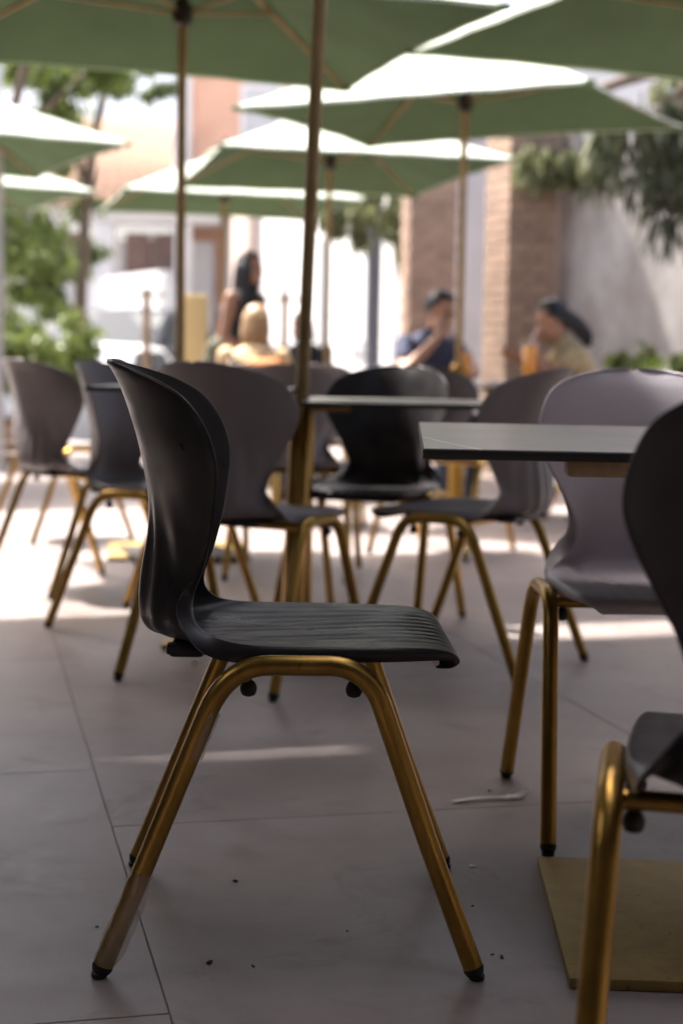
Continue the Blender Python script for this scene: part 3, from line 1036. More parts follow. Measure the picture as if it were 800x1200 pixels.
b = MB()
for (x, y, s) in ((-0.178, 2.165, 0.006), (-0.115, 2.155, 0.0035), (-0.165, 2.52, 0.005), (0.245, 2.205, 0.005), (0.232, 2.215, 0.003),
                  (0.31, 3.10, 0.004), (-0.93, 4.1, 0.012), (-0.85, 3.7, 0.006), (0.22, 2.42, 0.003), (-0.36, 2.3, 0.003), (0.02, 2.3, 0.0025)):
    a = random.random() * 6
    b.box((x, y, s * 0.25 + 0.0005), (s * 1.7, s * 0.8, s * 0.5), a, bev=s * 0.1)
tag(b.build('debris', 'debris'), 'dark crumbs scattered on the floor tiles', None, kind='stuff')
b = MB()
for (x, y, s) in ((0.234, 2.62, 0.012), (-0.655, 2.88, 0.010), (0.24, 2.615, 0.006)):
    b.box((x, y, 0.0012), (s, s * 0.5, 0.0014), random.random() * 6)
tag(b.build('litter', 'white_paper'), 'tiny white scraps on the floor tiles', None, kind='stuff')

def juice_mat():
    m, nt, b = new_mat('orange_juice_glow')
    out = nt.nodes['Material Output']
    b.inputs['Base Color'].default_value = (0.95, 0.50, 0.03, 1)
    b.inputs['Roughness'].default_value = 0.3
    t = N(nt, 'ShaderNodeBsdfTranslucent')
    t.inputs['Color'].default_value = (1.0, 0.62, 0.04, 1)
    mx = N(nt, 'ShaderNodeMixShader')
    mx.inputs[0].default_value = 0.6
    nt.links.new(b.outputs[0], mx.inputs[1]); nt.links.new(t.outputs[0], mx.inputs[2])
    nt.links.new(mx.outputs[0], out.inputs['Surface'])
    return m
M['juice'] = juice_mat()
def drink(c, label, h=0.20):
    root = empty('juice_glass', c)
    tag(root, label, 'glass', 'tall glasses of orange drink')
    b = MB(); b.lathe([(0.034, 0.0), (0.037, 0.004), (0.045, h), (0.0435, h), (0.0355, 0.008), (0.002, 0.007)], (0, 0, 0), 24)
    b.build('glass', 'glass', root, smooth=True)
    b = MB(); b.lathe([(0.0345, 0.009), (0.0425, h * 0.92), (0.001, h * 0.925)], (0, 0, 0), 24)
    b.build('juice', 'juice', root, angle=40)
    b = MB(); b.tube([(0.0, 0.01, 0.02), (0.012, 0.0, h + 0.02), (0.03, -0.01, h + 0.07)], 0.0035, 8)
    b.build('straw', 'white_plastic', root, smooth=True)
drink((1.045, 8.86, 0.751), 'tall orange juice held by the woman with the ponytail', 0.25)
drink((0.700, 9.17, 0.751), 'tall yellow-orange drink in front of the man in navy', 0.20)
for k, (x, y, a, lb) in enumerate(((0.90, 8.90, 0.4, 'crumpled white napkin on the table between the two drinks'), (0.99, 8.95, 1.2, 'folded white paper beside the orange juice'))):
    vs, fs = [], []
    nn = 8
    for i in range(nn + 1):
        for j in range(nn + 1):
            vs.append(((i / nn - 0.5) * 0.16, (j / nn - 0.5) * 0.12, 0.006 + random.random() * 0.028))
    for i in range(nn):
        for j in range(nn):
            q = i * (nn + 1) + j
            fs.append((q, q + 1, q + nn + 2, q + nn + 1))
    o = link('napkin', mesh_from(vs, fs, 'napkin'), 'white_paper')
    o.location = (x, y, 0.751); o.rotation_euler = (0, 0, a)
    md = o.modifiers.new('s', 'SOLIDIFY'); md.thickness = 0.002
    tag(o, lb, 'napkin')

# ================================================================== PEOPLE
def capsule_pts(b, p0, p1, r0, r1, n=14):
    p0, p1 = Vector(p0), Vector(p1)
    k = 7
    pts = [p0.lerp(p1, i / k) for i in range(k + 1)]
    rs = [r0 + (r1 - r0) * i / k for i in range(k + 1)]
    b.tube(pts, rs, n)
    b.ball(p0, r0 * 0.995, 2)
    b.ball(p1, r1 * 0.995, 2)

def hand_shape(b, wrist, dirv, palm_n, curl=0.5, side=1):
    """palm, four unequal fingers and a thumb"""
    w = Vector(wrist); d = Vector(dirv).normalized(); n = Vector(palm_n)
    n = (n - d * n.dot(d)).normalized(); s = d.cross(n) * side
    for k in range(4):
        o = s * (0.027 - 0.018 * k)
        capsule_pts(b, w + d * 0.012 + o * 0.6, w + d * 0.085 + o, 0.013, 0.012, 10)
        L = (0.068, 0.078, 0.072, 0.056)[k]
        p = w + d * 0.088 + o
        ang = 0.0
        for j in range(3):
            ang += curl * (0.5 + 0.35 * j)
            q = p + (d * math.cos(ang) + n * math.sin(ang)) * L * (0.45, 0.32, 0.23)[j]
            capsule_pts(b, p, q, 0.0095 - 0.0008 * j, 0.0088 - 0.0008 * j, 8)
            p = q
    p = w + d * 0.025 + s * 0.024
    q = p + (d * 0.6 + s * 0.7 + n * 0.3).normalized() * 0.042
    capsule_pts(b, p, q, 0.013, 0.011, 8)
    capsule_pts(b, q, q + (d * 0.9 + n * 0.4 + s * 0.1).normalized() * 0.035, 0.0105, 0.009, 8)

def person(loc, rz, spec, label):
    """local frame: x forward, y left, z up. spec gives the joints; regions pick the clothes"""
    caps = []      # (p0, p1, r0, r1, region)
    J = spec['J']
    b = MB()
    def limb(a, c, r0, r1, reg):
        p0, p1 = Vector(J[a]), Vector(J[c])
        capsule_pts(b, p0, p1, r0, r1)
        caps.append((np.array(p0), np.array(p1), r0, r1, reg))
    slim = spec.get('slim', 1.0)
    # trunk: rings of ellipses from pelvis to neck
    pel, chest, neck = Vector(J['pelvis']), Vector(J['chest']), Vector(J['neck'])
    ls, rs = Vector(J['l_sho']), Vector(J['r_sho'])
    lat = (ls - rs).normalized()
    rings = [(pel - Vector((0, 0, 0.09)), 0.13, 0.10), (pel, 0.165, 0.118), (pel.lerp(chest, 0.35), 0.145, 0.108), (pel.lerp(chest, 0.7), 0.155, 0.115),
             (chest, 0.168, 0.12), (chest.lerp(neck, 0.45), 0.165, 0.105), (chest.lerp(neck, 0.78), 0.115, 0.08), (chest.lerp(neck, 0.95), 0.06, 0.058)]
    vs, fs = [], []
    nn = 24
    for i, (p, wa, wb) in enumerate(rings):
        q = rings[min(i + 1, len(rings) - 1)][0] - rings[max(i - 1, 0)][0]
        ax = q.normalized()
        l2 = (lat - ax * lat.dot(ax)).normalized()
        f2 = l2.cross(ax)
        for k in range(nn):
            a = 2 * math.pi * k / nn
            vs.append(p + l2 * math.cos(a) * wa * slim + f2 * math.sin(a) * wb * slim)
    for i in range(len(rings) - 1):
        for k in range(nn):
            k2 = (k + 1) % nn
            fs.append((i * nn + k, i * nn + k2, (i + 1) * nn + k2, (i + 1) * nn + k))
    fs += [tuple(reversed(range(nn))), tuple((len(rings) - 1) * nn + k for k in range(nn))]
    b.add(vs, fs)
    caps.append((np.array(pel - Vector((0, 0, 0.05))), np.array(pel), 0.13, 0.15, 'legs'))
    caps.append((np.array(pel.lerp(chest, 0.25)), np.array(chest.lerp(neck, 0.6)), 0.14, 0.13, 'top'))
    caps.append((np.array(chest.lerp(neck, 0.97)), np.array(J['head']), 0.05, 0.08, 'skin'))
    capsule_pts(b, chest.lerp(neck, 0.6), J['head'], 0.056, 0.050)
    for sd in ('l', 'r'):
        sl = spec.get('sleeve', 'top')
        limb(sd + '_sho', sd + '_elb', 0.054 * slim, 0.042 * slim, spec.get('uparm', 'top'))
        limb(sd + '_elb', sd + '_wri', 0.041 * slim, 0.028 * slim, spec.get('lowarm', 'skin'))
        limb(sd + '_hip', sd + '_kne', 0.086 * slim, 0.058 * slim, 'legs')
        limb(sd + '_kne', sd + '_ank', 0.055 * slim, 0.036 * slim, 'legs')
        an = Vector(J[sd + '_ank']); kn = Vector(J[sd + '_kne'])
        toe = an + Vector((0.17, 0, -an.z + 0.028))
        heel = Vector((an.x - 0.035, an.y, 0.035))
        capsule_pts(b, heel, toe, 0.036, 0.028)
        capsule_pts(b, an, heel, 0.036, 0.034)
        caps.append((np.array(heel), np.array(toe), 0.036, 0.028, 'shoe'))
        hd = Vector(J[sd + '_wri']) - Vector(J[sd + '_elb'])
        hd = Vector(spec.get(sd + '_hand', hd))
        pn = Vector(spec.get(sd + '_palm', (0, 0, -1)))
        hand_shape(b, J[sd + '_wri'], hd, pn, spec.get('curl', 0.5), 1 if sd == 'l' else -1)
        wv = Vector(J[sd + '_wri'])
        caps.append((np.array(wv), np.array(wv + hd.normalized() * 0.13), 0.03, 0.03, 'skin'))
    # head: skull, jaw, nose, ears, brow, lips
    H = Vector(J['head']); yaw, tilt = spec.get('yaw', 0), spec.get('tilt', 0)
    hm = Matrix.Rotation(yaw, 3, 'Z') @ Matrix.Rotation(tilt, 3, 'Y')
    def hp(x, y, z):
        return H + hm @ Vector((x, y, z))
    def hball(c, r):
        bb = MB(); bb.ball((0, 0, 0), r, 3)
        b.add([H + hm @ (Vector(c) + Vector(v)) for v in bb.v], bb.f)
    hball((-0.008, 0, 0.035), (0.093, 0.076, 0.092))
    hball((0.030, 0, -0.035), (0.060, 0.056, 0.075))
    hball((0.058, 0, -0.083), (0.026, 0.030, 0.022))
    hball((0.082, 0, -0.012), (0.014, 0.012, 0.028))
    hball((0.094, 0, -0.024), (0.013, 0.014, 0.010))
    hball((0.084, 0, -0.056), (0.011, 0.024, 0.007))
    hball((0.082, 0, -0.068), (0.010, 0.020, 0.007))
    hball((0.074, 0, 0.028), (0.016, 0.050, 0.010))
    for s in (-1, 1):
        hball((-0.004, s * 0.074, -0.010), (0.018, 0.009, 0.030))
        hball((0.050, s * 0.038, -0.022), (0.028, 0.022, 0.024))
    caps.append((np.array(H), np.array(hp(0, 0, 0.06)), 0.10, 0.10, 'head'))
    tmp = bpy.data.objects.new('tmp', b.mesh('body'))
    COL.objects.link(tmp)
    md = tmp.modifiers.new('r', 'REMESH'); md.mode = 'VOXEL'; md.voxel_size = 0.0085; md.use_smooth_shade = True
    md = tmp.modifiers.new('sm', 'SMOOTH'); md.factor = 0.5; md.iterations = 3
    me = baked(tmp)
    me.name = 'body'
    nV = len(me.vertices)
    co = np.empty(nV * 3); me.vertices.foreach_get('co', co); co = co.reshape(-1, 3)
    no = np.empty(nV * 3); me.vertices.foreach_get('normal', no); no = no.reshape(-1, 3)
    best = np.full(nV, 1e9); reg = np.zeros(nV, int); par = np.zeros(nV)
    names = ['skin', 'top', 'legs', 'shoe', 'head', 'uparm_skin']
    for (p0, p1, r0, r1, rg) in caps:
        dd = p1 - p0; L2 = max(dd @ dd, 1e-9)
        t = np.clip(((co - p0) @ dd) / L2, 0, 1)
        dist = np.linalg.norm(co - (p0 + t[:, None] * dd), axis=1) - (r0 + (r1 - r0) * t)
        m_ = dist < best
        best[m_] = dist[m_]; reg[m_] = names.index(rg if rg in names else 'skin'); par[m_] = t[m_]
    if spec.get('short_sleeve'):
        ends = [(np.array(J[s + '_sho']), np.array(J[s + '_elb'])) for s in 'lr']
        for p0, p1 in ends:
            dd = p1 - p0
            t = ((co - p0) @ dd) / (dd @ dd)
            dist = np.linalg.norm(co - (p0 + np.clip(t, 0, 1)[:, None] * dd), axis=1)
            reg[(reg == 1) & (t > spec['short_sleeve']) & (dist < 0.075)] = 0
    root = empty('person', (loc[0], loc[1], 0), rz)
    tag(root, label, 'person')
    link('body', me, spec['skin'], root)
    nf = len(me.polygons)
    polys = [tuple(p.vertices) for p in me.polygons]
    def garment(rid, name, m, off):
        sel = [p for p in polys if all(reg[i] == rid for i in p)]
        used = sorted({i for p in sel for i in p})
        if not used: return
        mp = {i: k for k, i in enumerate(used)}
        vs = [co[i] + no[i] * (off + 0.004 * math.sin(31 * co[i][2] + 17 * co[i][0]) * math.sin(23 * co[i][1] + 9 * co[i][2])) for i in used]
        mm = mesh_from(vs, [tuple(mp[i] for i in p) for p in sel], name)
        o = link(name, mm, m, root, smooth=True)
        md = o.modifiers.new('s', 'SOLIDIFY'); md.thickness = 0.004; md.offset = -1
    garment(1, spec.get('top_name', 'shirt'), spec['top'], 0.010)
    garment(2, 'trousers', spec['legs'], 0.008)
    garment(3, 'shoes', spec.get('shoes', 'black_cloth'), 0.006)
    # hair: scalp cap grown from the head surface, plus locks
    hair = MB()
    bb = MB(); bb.ball((0, 0, 0), (0.101, 0.086, 0.100), 3)
    keep = []
    long_ = spec.get('hair_len', 0.0)
    for f in bb.f:
        c = sum((Vector(bb.v[i]) for i in f), Vector()) / len(f)
        if c.x > 0.040 and c.z < 0.048: continue
        if c.z < (-0.055 if c.x < 0 else -0.005) : continue
        keep.append(f)
    vs2 = []
    for v in bb.v:
        v = Vector(v)
        wv = 1 + 0.025 * math.sin(60 * v.x + 40 * v.y) * math.cos(50 * v.z)
        vs2.append(H + hm @ (Vector((-0.010, 0, 0.036)) + v * wv))
    hair.add(vs2, keep)
    # eyes brows as small dark parts
    if long_ > 0:
        nl = 44
        for k in range(nl):
            a = math.pi * (0.30 + 1.40 * k / (nl - 1)) + random.uniform(-0.05, 0.05)
            x0, y0 = math.cos(a) * 0.082, math.sin(a) * 0.072
            p = hp(x0 - 0.012, y0, 0.055)
            pts = [p]
            tgt = spec.get('hair_to')
            for j in range(1, 7):
                t = j / 6
                if tgt is not None:
                    q = p.lerp(Vector(tgt) + Vector((random.uniform(-.03, .03), random.uniform(-.035, .035), 0)), t) + Vector((-0.05 * math.sin(math.pi * t), 0, 0))
                else:
                    q = p + Vector((-0.035 * t + random.uniform(-.006, .006), y0 * 0.25 * t, -long_ * t * random.uniform(0.9, 1.05)))
                pts.append(q)
            hair.tube(pts, [0.014, 0.015, 0.015, 0.014, 0.012, 0.009, 0.003], 6)
    o = hair.build('hair', spec['hair'], root, smooth=True)
    for s in (-1, 1):
        e = MB(); c = hp(0.076, s * 0.030, 0.006)
        e.ball(c, 0.0125, 2)
        e.build('eye', 'hair_black', root, smooth=True)
    if spec.get('strap'):
        st = MB()
        a = Vector(J['l_sho']) + Vector((-0.11, -0.05, 0.03)); c = Vector(J['pelvis']) + Vector((-0.15, -0.14, 0.12))
        pts = [a.lerp(c, i / 8) + Vector((-0.035 * math.sin(math.pi * i / 8), 0, 0)) for i in range(9)]
        st.tube(pts, 0.017, 8)
        st.build('bag_strap', 'black_cloth', root, smooth=True)
    return root

def seated(hz=0.50, lean=0.10, **over):
    J = dict(pelvis=(0, 0, hz), chest=(lean * 0.8, 0, hz + 0.36), neck=(lean * 1.25, 0, hz + 0.545), head=(lean * 1.25 + 0.045, 0, hz + 0.675),
             l_sho=(lean * 1.0, 0.185, hz + 0.47), r_sho=(lean * 1.0, -0.185, hz + 0.47),
             l_hip=(0.03, 0.09, hz - 0.02), r_hip=(0.03, -0.09, hz - 0.02), l_kne=(0.43, 0.12, hz), r_kne=(0.43, -0.12, hz),
             l_ank=(0.42, 0.11, 0.09), r_ank=(0.42, -0.11, 0.09),
             l_elb=(lean + 0.12, 0.25, hz + 0.23), r_elb=(lean + 0.12, -0.25, hz + 0.23), l_wri=(lean + 0.34, 0.14, hz + 0.28), r_wri=(lean + 0.34, -0.14, hz + 0.28))
    J.update(over)
    return J

# man in navy, elbow on the table, hand at his mouth (faces the camera and right)
person((0.430, 9.560), math.atan2(-0.80, 0.60), dict(
    J=seated(0.52, 0.13, head=(0.235, -0.005, 1.185), neck=(0.17, 0, 1.065), r_elb=(0.27, -0.31, 0.815), r_wri=(0.345, -0.105, 1.035),
             l_elb=(0.27, 0.24, 0.83), l_wri=(0.43, 0.03, 0.81)),
    skin='skin_a', top='navy', legs='denim', hair='hair_black', short_sleeve=0.62, tilt=R(14), yaw=R(12),
    r_hand=(-0.2, 0.45, 0.8), r_palm=(-0.9, 0.2, 0.1), curl=0.75, top_name='shirt'),
    'man in a navy t-shirt at the table, hand raised to his mouth')
# woman with black ponytail in khaki, facing left, one hand at her face, the other at the glass
person((1.470, 9.060), math.atan2(-0.12, -0.99), dict(
    J=seated(0.49, 0.17, head=(0.285, 0, 1.125), neck=(0.215, 0, 1.015), l_elb=(0.36, 0.16, 0.80), l_wri=(0.395, 0.03, 1.02),
             r_elb=(0.34, -0.2, 0.83), r_wri=(0.47, -0.10, 0.93), l_sho=(0.17, 0.165, 0.93), r_sho=(0.17, -0.165, 0.93)),
    skin='skin_a', top='beige_cloth', legs='denim', hair='hair_black', short_sleeve=0.45, hair_len=0.3, hair_to=(0.075, 0.02, 0.99), slim=0.88,
    tilt=R(12), l_hand=(-0.45, -0.1, 0.8), l_palm=(-0.9, 0, -0.3), r_hand=(0.6, 0.4, 0.2), r_palm=(0.2, 0.9, 0), curl=0.6, top_name='blouse'),
    'woman with black ponytail in a khaki top, hand against her cheek')
# standing woman with long black hair
SJ = dict(pelvis=(0, 0, 0.90), chest=(0.0, 0, 1.20), neck=(0.0, 0, 1.385), head=(0.035, 0, 1.500), l_sho=(0, 0.165, 1.31), r_sho=(0, -0.165, 1.31),
          l_hip=(0, 0.085, 0.86), r_hip=(0, -0.085, 0.86), l_kne=(0.02, 0.10, 0.47), r_kne=(0.02, -0.10, 0.47), l_ank=(0, 0.10, 0.09), r_ank=(0, -0.10, 0.09),
          l_elb=(-0.03, 0.24, 1.05), r_elb=(-0.02, -0.22, 1.04), l_wri=(0.12, 0.22, 0.84), r_wri=(0.16, -0.12, 0.90))
person((-0.690, 10.900), math.atan2(-0.55, 0.83), dict(J=SJ, skin='skin_b', top='black_cloth', legs='black_cloth', hair='hair_black', uparm='skin', hair_len=0.40, slim=0.88,
       yaw=R(10), top_name='vest'), 'standing woman with long black hair in a dark sleeveless top')
# fair-haired person seen from behind, rust jacket
person((-0.560, 9.450), math.atan2(0.95, 0.20), dict(J=seated(0.50, 0.06), skin='skin_a', top='cream_cloth', legs='denim', hair='hair_blond', lowarm='top', hair_len=0.17, strap=True,
       tilt=R(8), top_name='jacket'), 'fair-haired person in a cream top seated with back to the camera').scale = (0.93, 0.93, 0.93)
bp_ = empty('backpack', (-0.475, 9.310, 0.55), math.atan2(0.95, 0.20)); tag(bp_, 'rust orange backpack on the back of the fair-haired person', 'backpack')
b = MB(); b.box((0, 0, 0.17), (0.13, 0.24, 0.34), bev=0.055); b.build('bag', 'orange_cloth', bp_, smooth=True)
b = MB(); b.box((-0.075, 0, 0.10), (0.05, 0.17, 0.16), bev=0.022); b.build('front_pocket', 'orange_cloth', bp_, smooth=True)
b = MB(); b.tube([(0.03, -0.03, 0.34), (0.03, -0.02, 0.375), (0.03, 0.02, 0.375), (0.03, 0.03, 0.34)], 0.008, 8); b.build('handle', 'black_cloth', bp_, smooth=True)
# dark-dressed person behind the leaning pole
person((-0.300, 13.300), math.atan2(-0.9, -0.3), dict(J=seated(0.50, 0.10), skin='skin_b', top='black_cloth', legs='black_cloth', hair='hair_brown', lowarm='top', hair_len=0.18,
       top_name='shirt'), 'small far person in black beside the leaning pole')
person((-0.980, 11.600), math.atan2(-0.2, 0.95), dict(J=seated(0.50, 0.08), skin='skin_b', top='olive_cloth', legs='olive_cloth', hair='hair_black', lowarm='top',
       top_name='shirt'), 'person in dark olive clothes beside the yellow panel')
chair((0.390, 9.640), (0.60, -0.80), 'taupe_plastic', 'chair under the man in the navy t-shirt')
chair((1.520, 9.066), (-0.99, -0.12), 'taupe_plastic', 'chair under the woman with the black ponytail')
chair((-0.560, 9.420), (0.20, 0.95), 'dark_plastic', 'chair under the fair-haired person in the cream top')
chair((-0.29, 13.330), (-0.3, -0.9), 'dark_plastic', 'chair under the small far person in black')
chair((-1.00, 11.61), (0.95, -0.2), 'dark_plastic', 'chair under the person in dark olive clothes')

# ================================================================== PLANTS
def leaves_mesh(centres, dirs, length, width, droop=0.3, jitter=0.35, name='crown'):
    """one bent leaf (two quads) at each centre, along dirs"""
    n = len(centres)
    C = np.asarray(centres, float); D = np.asarray(dirs, float)
    D = D + RNG.normal(0, jitter, (n, 3)); D /= np.linalg.norm(D, axis=1)[:, None]
    Rn = RNG.normal(0, 1, (n, 3)); W = np.cross(D, Rn); W /= np.linalg.norm(W, axis=1)[:, None]
    L = length * RNG.uniform(0.65, 1.25, n)[:, None]; Wd = width * RNG.uniform(0.7, 1.2, n)[:, None]
    dn = np.array([0, 0, -1.0]) * droop
    a = C; m = C + D * L * 0.5 + dn * L * 0.12; e = C + D * L + dn * L * 0.6
    V = np.stack([a, m + W * Wd * 0.5, e, m - W * Wd * 0.5], axis=1).reshape(-1, 3)
    me = bpy.data.meshes.new(name)
    me.vertices.add(4 * n); me.vertices.foreach_set('co', V.ravel())
    me.loops.add(6 * n)
    base = np.arange(n)[:, None] * 4
    me.loops.foreach_set('vertex_index', (base + np.array([0, 1, 2, 0, 2, 3])).ravel())
    me.polygons.add(2 * n)
    me.polygons.foreach_set('loop_start', np.arange(2 * n) * 3)
    me.update(calc_edges=True)
    return me

def tree(base, limbs, clusters, label, m, trunk_r=0.12, leaf=(0.11, 0.05), per=260, droop=0.5, name='tree', cat='tree', group=None, down=None):
    """limbs: polylines from the base; clusters: (centre, radii)"""
    root = empty(name, (base[0], base[1], base[2]))
    tag(root, label, cat, group)
    B = Vector(base)
    tr = MB()
    for i, (pts, r0, r1) in enumerate(limbs):
        pp = [Vector(p) - B for p in pts]
        fine = smooth_curve([tuple(p) for p in pp], 4 * len(pp))
        rr = list(np.linspace(r0, r1, len(fine)))
        tr.tube([tuple(p) for p in fine], rr, 10)
    tr.build('trunk', 'bark', root, smooth=True)
    cs, ds = [], []
    tw = MB()
    for (c, r) in clusters:
        c = Vector(c) - B
        nsub = max(3, int(per / 55))
        for s in range(nsub):
            v = RNG.normal(0, 1, 3); v /= np.linalg.norm(v)
            sc_ = np.array(c) + v * np.array(r) * RNG.uniform(0.25, 1.0)
            k = int(per / nsub)
            sr = np.array(r) * 0.34
            pts = sc_ + RNG.normal(0, 0.5, (k, 3)) * sr
            cs.append(pts)
            dv = (pts - sc_) + np.array([0, 0, -0.15])
            if down is not None:
                dv = np.tile(np.array(down, float), (k, 1))
            nn = np.linalg.norm(dv, axis=1)[:, None] + 1e-6
            ds.append(dv / nn)
            tw.tube([tuple(c), tuple((np.array(c) + sc_) / 2 + RNG.normal(0, 0.04, 3)), tuple(sc_)], [0.012, 0.008, 0.003], 5)
    tw.build('twigs', 'bark', root)['kind'] = 'stuff'
    me = leaves_mesh(np.concatenate(cs), np.concatenate(ds), leaf[0], leaf[1], droop)
    link('crown', me, m, root)
    return root

rnd = random.Random(3)
def blob(cx, cy, cz, rx, ry, rz_, n, r):
    out = []
    for _ in range(n):
        while True:
            a = [rnd.uniform(-1, 1) for _ in range(3)]
            if sum(q * q for q in a) < 1: break
        k = r * rnd.uniform(0.7, 1.25)
        out.append(((cx + a[0] * rx, cy + a[1] * ry, cz + a[2] * rz_), (k, k, k * 0.9)))
    return out

# trees at the left edge beyond the umbrellas
tree((-4.3, 18.5, -0.36), [([(-4.3, 18.5, -0.36), (-4.25, 18.5, 1.5), (-4.0, 18.4, 3.2), (-3.6, 18.3, 4.6)], 0.14, 0.04), ([(-4.2, 18.5, 2.2), (-4.7, 18.6, 3.4), (-5.0, 18.8, 4.6)], 0.07, 0.03),
     ([(-4.05, 18.4, 3.0), (-3.3, 18.3, 3.9), (-2.5, 18.2, 4.5)], 0.06, 0.02)],
     blob(-4.05, 18.5, 2.9, 0.75, 0.9, 1.6, 17, 0.36) + blob(-3.2, 18.4, 4.4, 0.9, 0.6, 0.4, 7, 0.28), 'leafy green tree at the left edge behind the white-topped umbrella', 'leaf_bright', leaf=(0.13, 0.06), per=330)
tree((-3.35, 19.6, -0.36), [([(-3.35, 19.6, -0.36), (-3.3, 19.6, 1.4), (-3.2, 19.6, 3.0), (-2.9, 19.5, 4.4), (-2.2, 19.4, 5.2)], 0.10, 0.03), ([(-3.2, 19.6, 3.0), (-3.7, 19.6, 4.2), (-4.2, 19.7, 5.3)], 0.06, 0.02)],
     blob(-3.50, 19.7, 2.2, 0.3, 0.5, 1.1, 8, 0.28) + blob(-3.2, 19.7, 4.5, 1.0, 0.6, 0.6, 8, 0.28), 'slender darker tree between the left tree and the white house', 'leaf_mid', leaf=(0.12, 0.055), per=240)
tree((-3.75, 16.9, -0.36), [([(-3.75, 16.9, -0.36), (-3.72, 16.9, 0.3), (-3.6, 16.9, 0.9)], 0.05, 0.02)],
     blob(-3.30, 16.9, 0.95, 0.62, 0.4, 0.38, 14, 0.30), 'bright lime green bush low at the left edge', 'leaf_bright', leaf=(0.10, 0.05), per=420, name='bush', cat='bush')
# drooping tree over the concrete wall at the right
limbs = [([(4.3, 10.4, 0), (4.2, 10.4, 1.5), (3.9, 10.3, 2.8), (3.2, 10.2, 3.3), (2.5, 10.2, 3.1), (2.1, 10.3, 2.6)], 0.14, 0.02)]
dt = tree((4.3, 10.4, 0), limbs, blob(2.30, 10.3, 2.52, 0.40, 0.25, 0.14, 9, 0.16) + blob(2.75, 10.2, 2.7, 0.5, 0.4, 0.4, 8, 0.24),
     'dark tree with long drooping leaves hanging over the concrete wall', 'leaf_dark', leaf=(0.16, 0.024), per=260, droop=0.8, down=(-0.2, -0.05, -1.0))
cs, ds = [], []
tw = MB()
for k in range(105):
    x = rnd.uniform(1.64, 2.75); y = rnd.uniform(9.95, 10.6)
    z0 = 2.62 - 0.10 * rnd.random(); ln = rnd.uniform(0.25, 0.58) * (1.0 if x < 1.85 else 1.7)
    sw = rnd.uniform(-0.10, 0.06)
    pts = [Vector((x + sw * t * t, y, z0 - ln * t)) for t in (0, 0.25, 0.5, 0.75, 1.0)]
    tw.tube([p - Vector((4.3, 10.4, 0)) for p in pts], [0.005, 0.004, 0.003, 0.002, 0.001], 5)
    for j in range(26):
        t = rnd.random()
        cs.append((x + sw * t * t - 4.3, y - 10.4, z0 - ln * t)); a_ = rnd.uniform(0, 6.28)
        ds.append((0.42 * math.cos(a_), 0.42 * math.sin(a_), -1.0))
o = tw.build('hanging_stems', 'bark', dt); o['kind'] = 'stuff'
link('hanging_leaves', leaves_mesh(cs, ds, 0.13, 0.022, 0.6, 0.15, 'hanging_leaves'), 'leaf_dark', dt)['kind'] = 'stuff'
tree((4.8, 13.6, 0), [([(4.8, 13.6, 0), (4.6, 13.5, 2.0), (3.8, 13.3, 3.3), (2.6, 13.0, 3.3), (1.6, 12.6, 2.9)], 0.12, 0.03)],
     blob(1.62, 12.2, 2.50, 0.50, 0.2, 0.12, 7, 0.13) + blob(2.9, 12.0, 2.95, 0.7, 0.4, 0.4, 10, 0.26),
     'pale-leaved creeper tree fringing the top of the brick pillar and wall', 'leaf_pale', leaf=(0.14, 0.035), per=190, droop=0.7, down=(0.0, -0.1, -0.9))
tree((0.95, 17.0, 0), [([(0.95, 17.0, 0), (0.93, 17.0, 1.6), (0.75, 16.9, 2.7), (0.3, 16.8, 3.0)], 0.06, 0.02)],
     blob(0.25, 16.8, 2.55, 0.55, 0.3, 0.25, 8, 0.22) + blob(0.75, 16.8, 2.35, 0.2, 0.2, 0.3, 4, 0.16), 'small pale hanging tree between the metal posts and farthest umbrella', 'leaf_pale', leaf=(0.15, 0.05), per=180, droop=0.8, down=(0, 0, -1))
# low plants along the foot of the concrete wall
px = [(1.55 + 0.60 * t + dx, 12.45 - 0.80 * t) for t, dx in ((0.95, 0), (1.15, -0.05), (1.38, 0.02), (1.60, -0.04), (1.85, 0.02))]
words = ['beside the brick pillar', 'second from the brick pillar', 'third from the brick pillar', 'fourth from the brick pillar', 'farthest from the brick pillar', 'in front of the row']
for i, (x, y) in enumerate(px):
    tree((x, y, 0.0), [([(x, y, 0), (x, y, 0.3), (x + 0.03, y, 0.75)], 0.018, 0.008)], blob(x, y, 0.82 + 0.10 * rnd.random(), 0.12, 0.12, 0.15, 5, 0.12),
         'leafy green plant at the foot of the concrete wall, ' + words[i], 'leaf_mid' if i % 2 else 'leaf_bright', leaf=(0.14, 0.075), per=70, name='potted_plant', cat='plant', group='plants along the concrete wall')

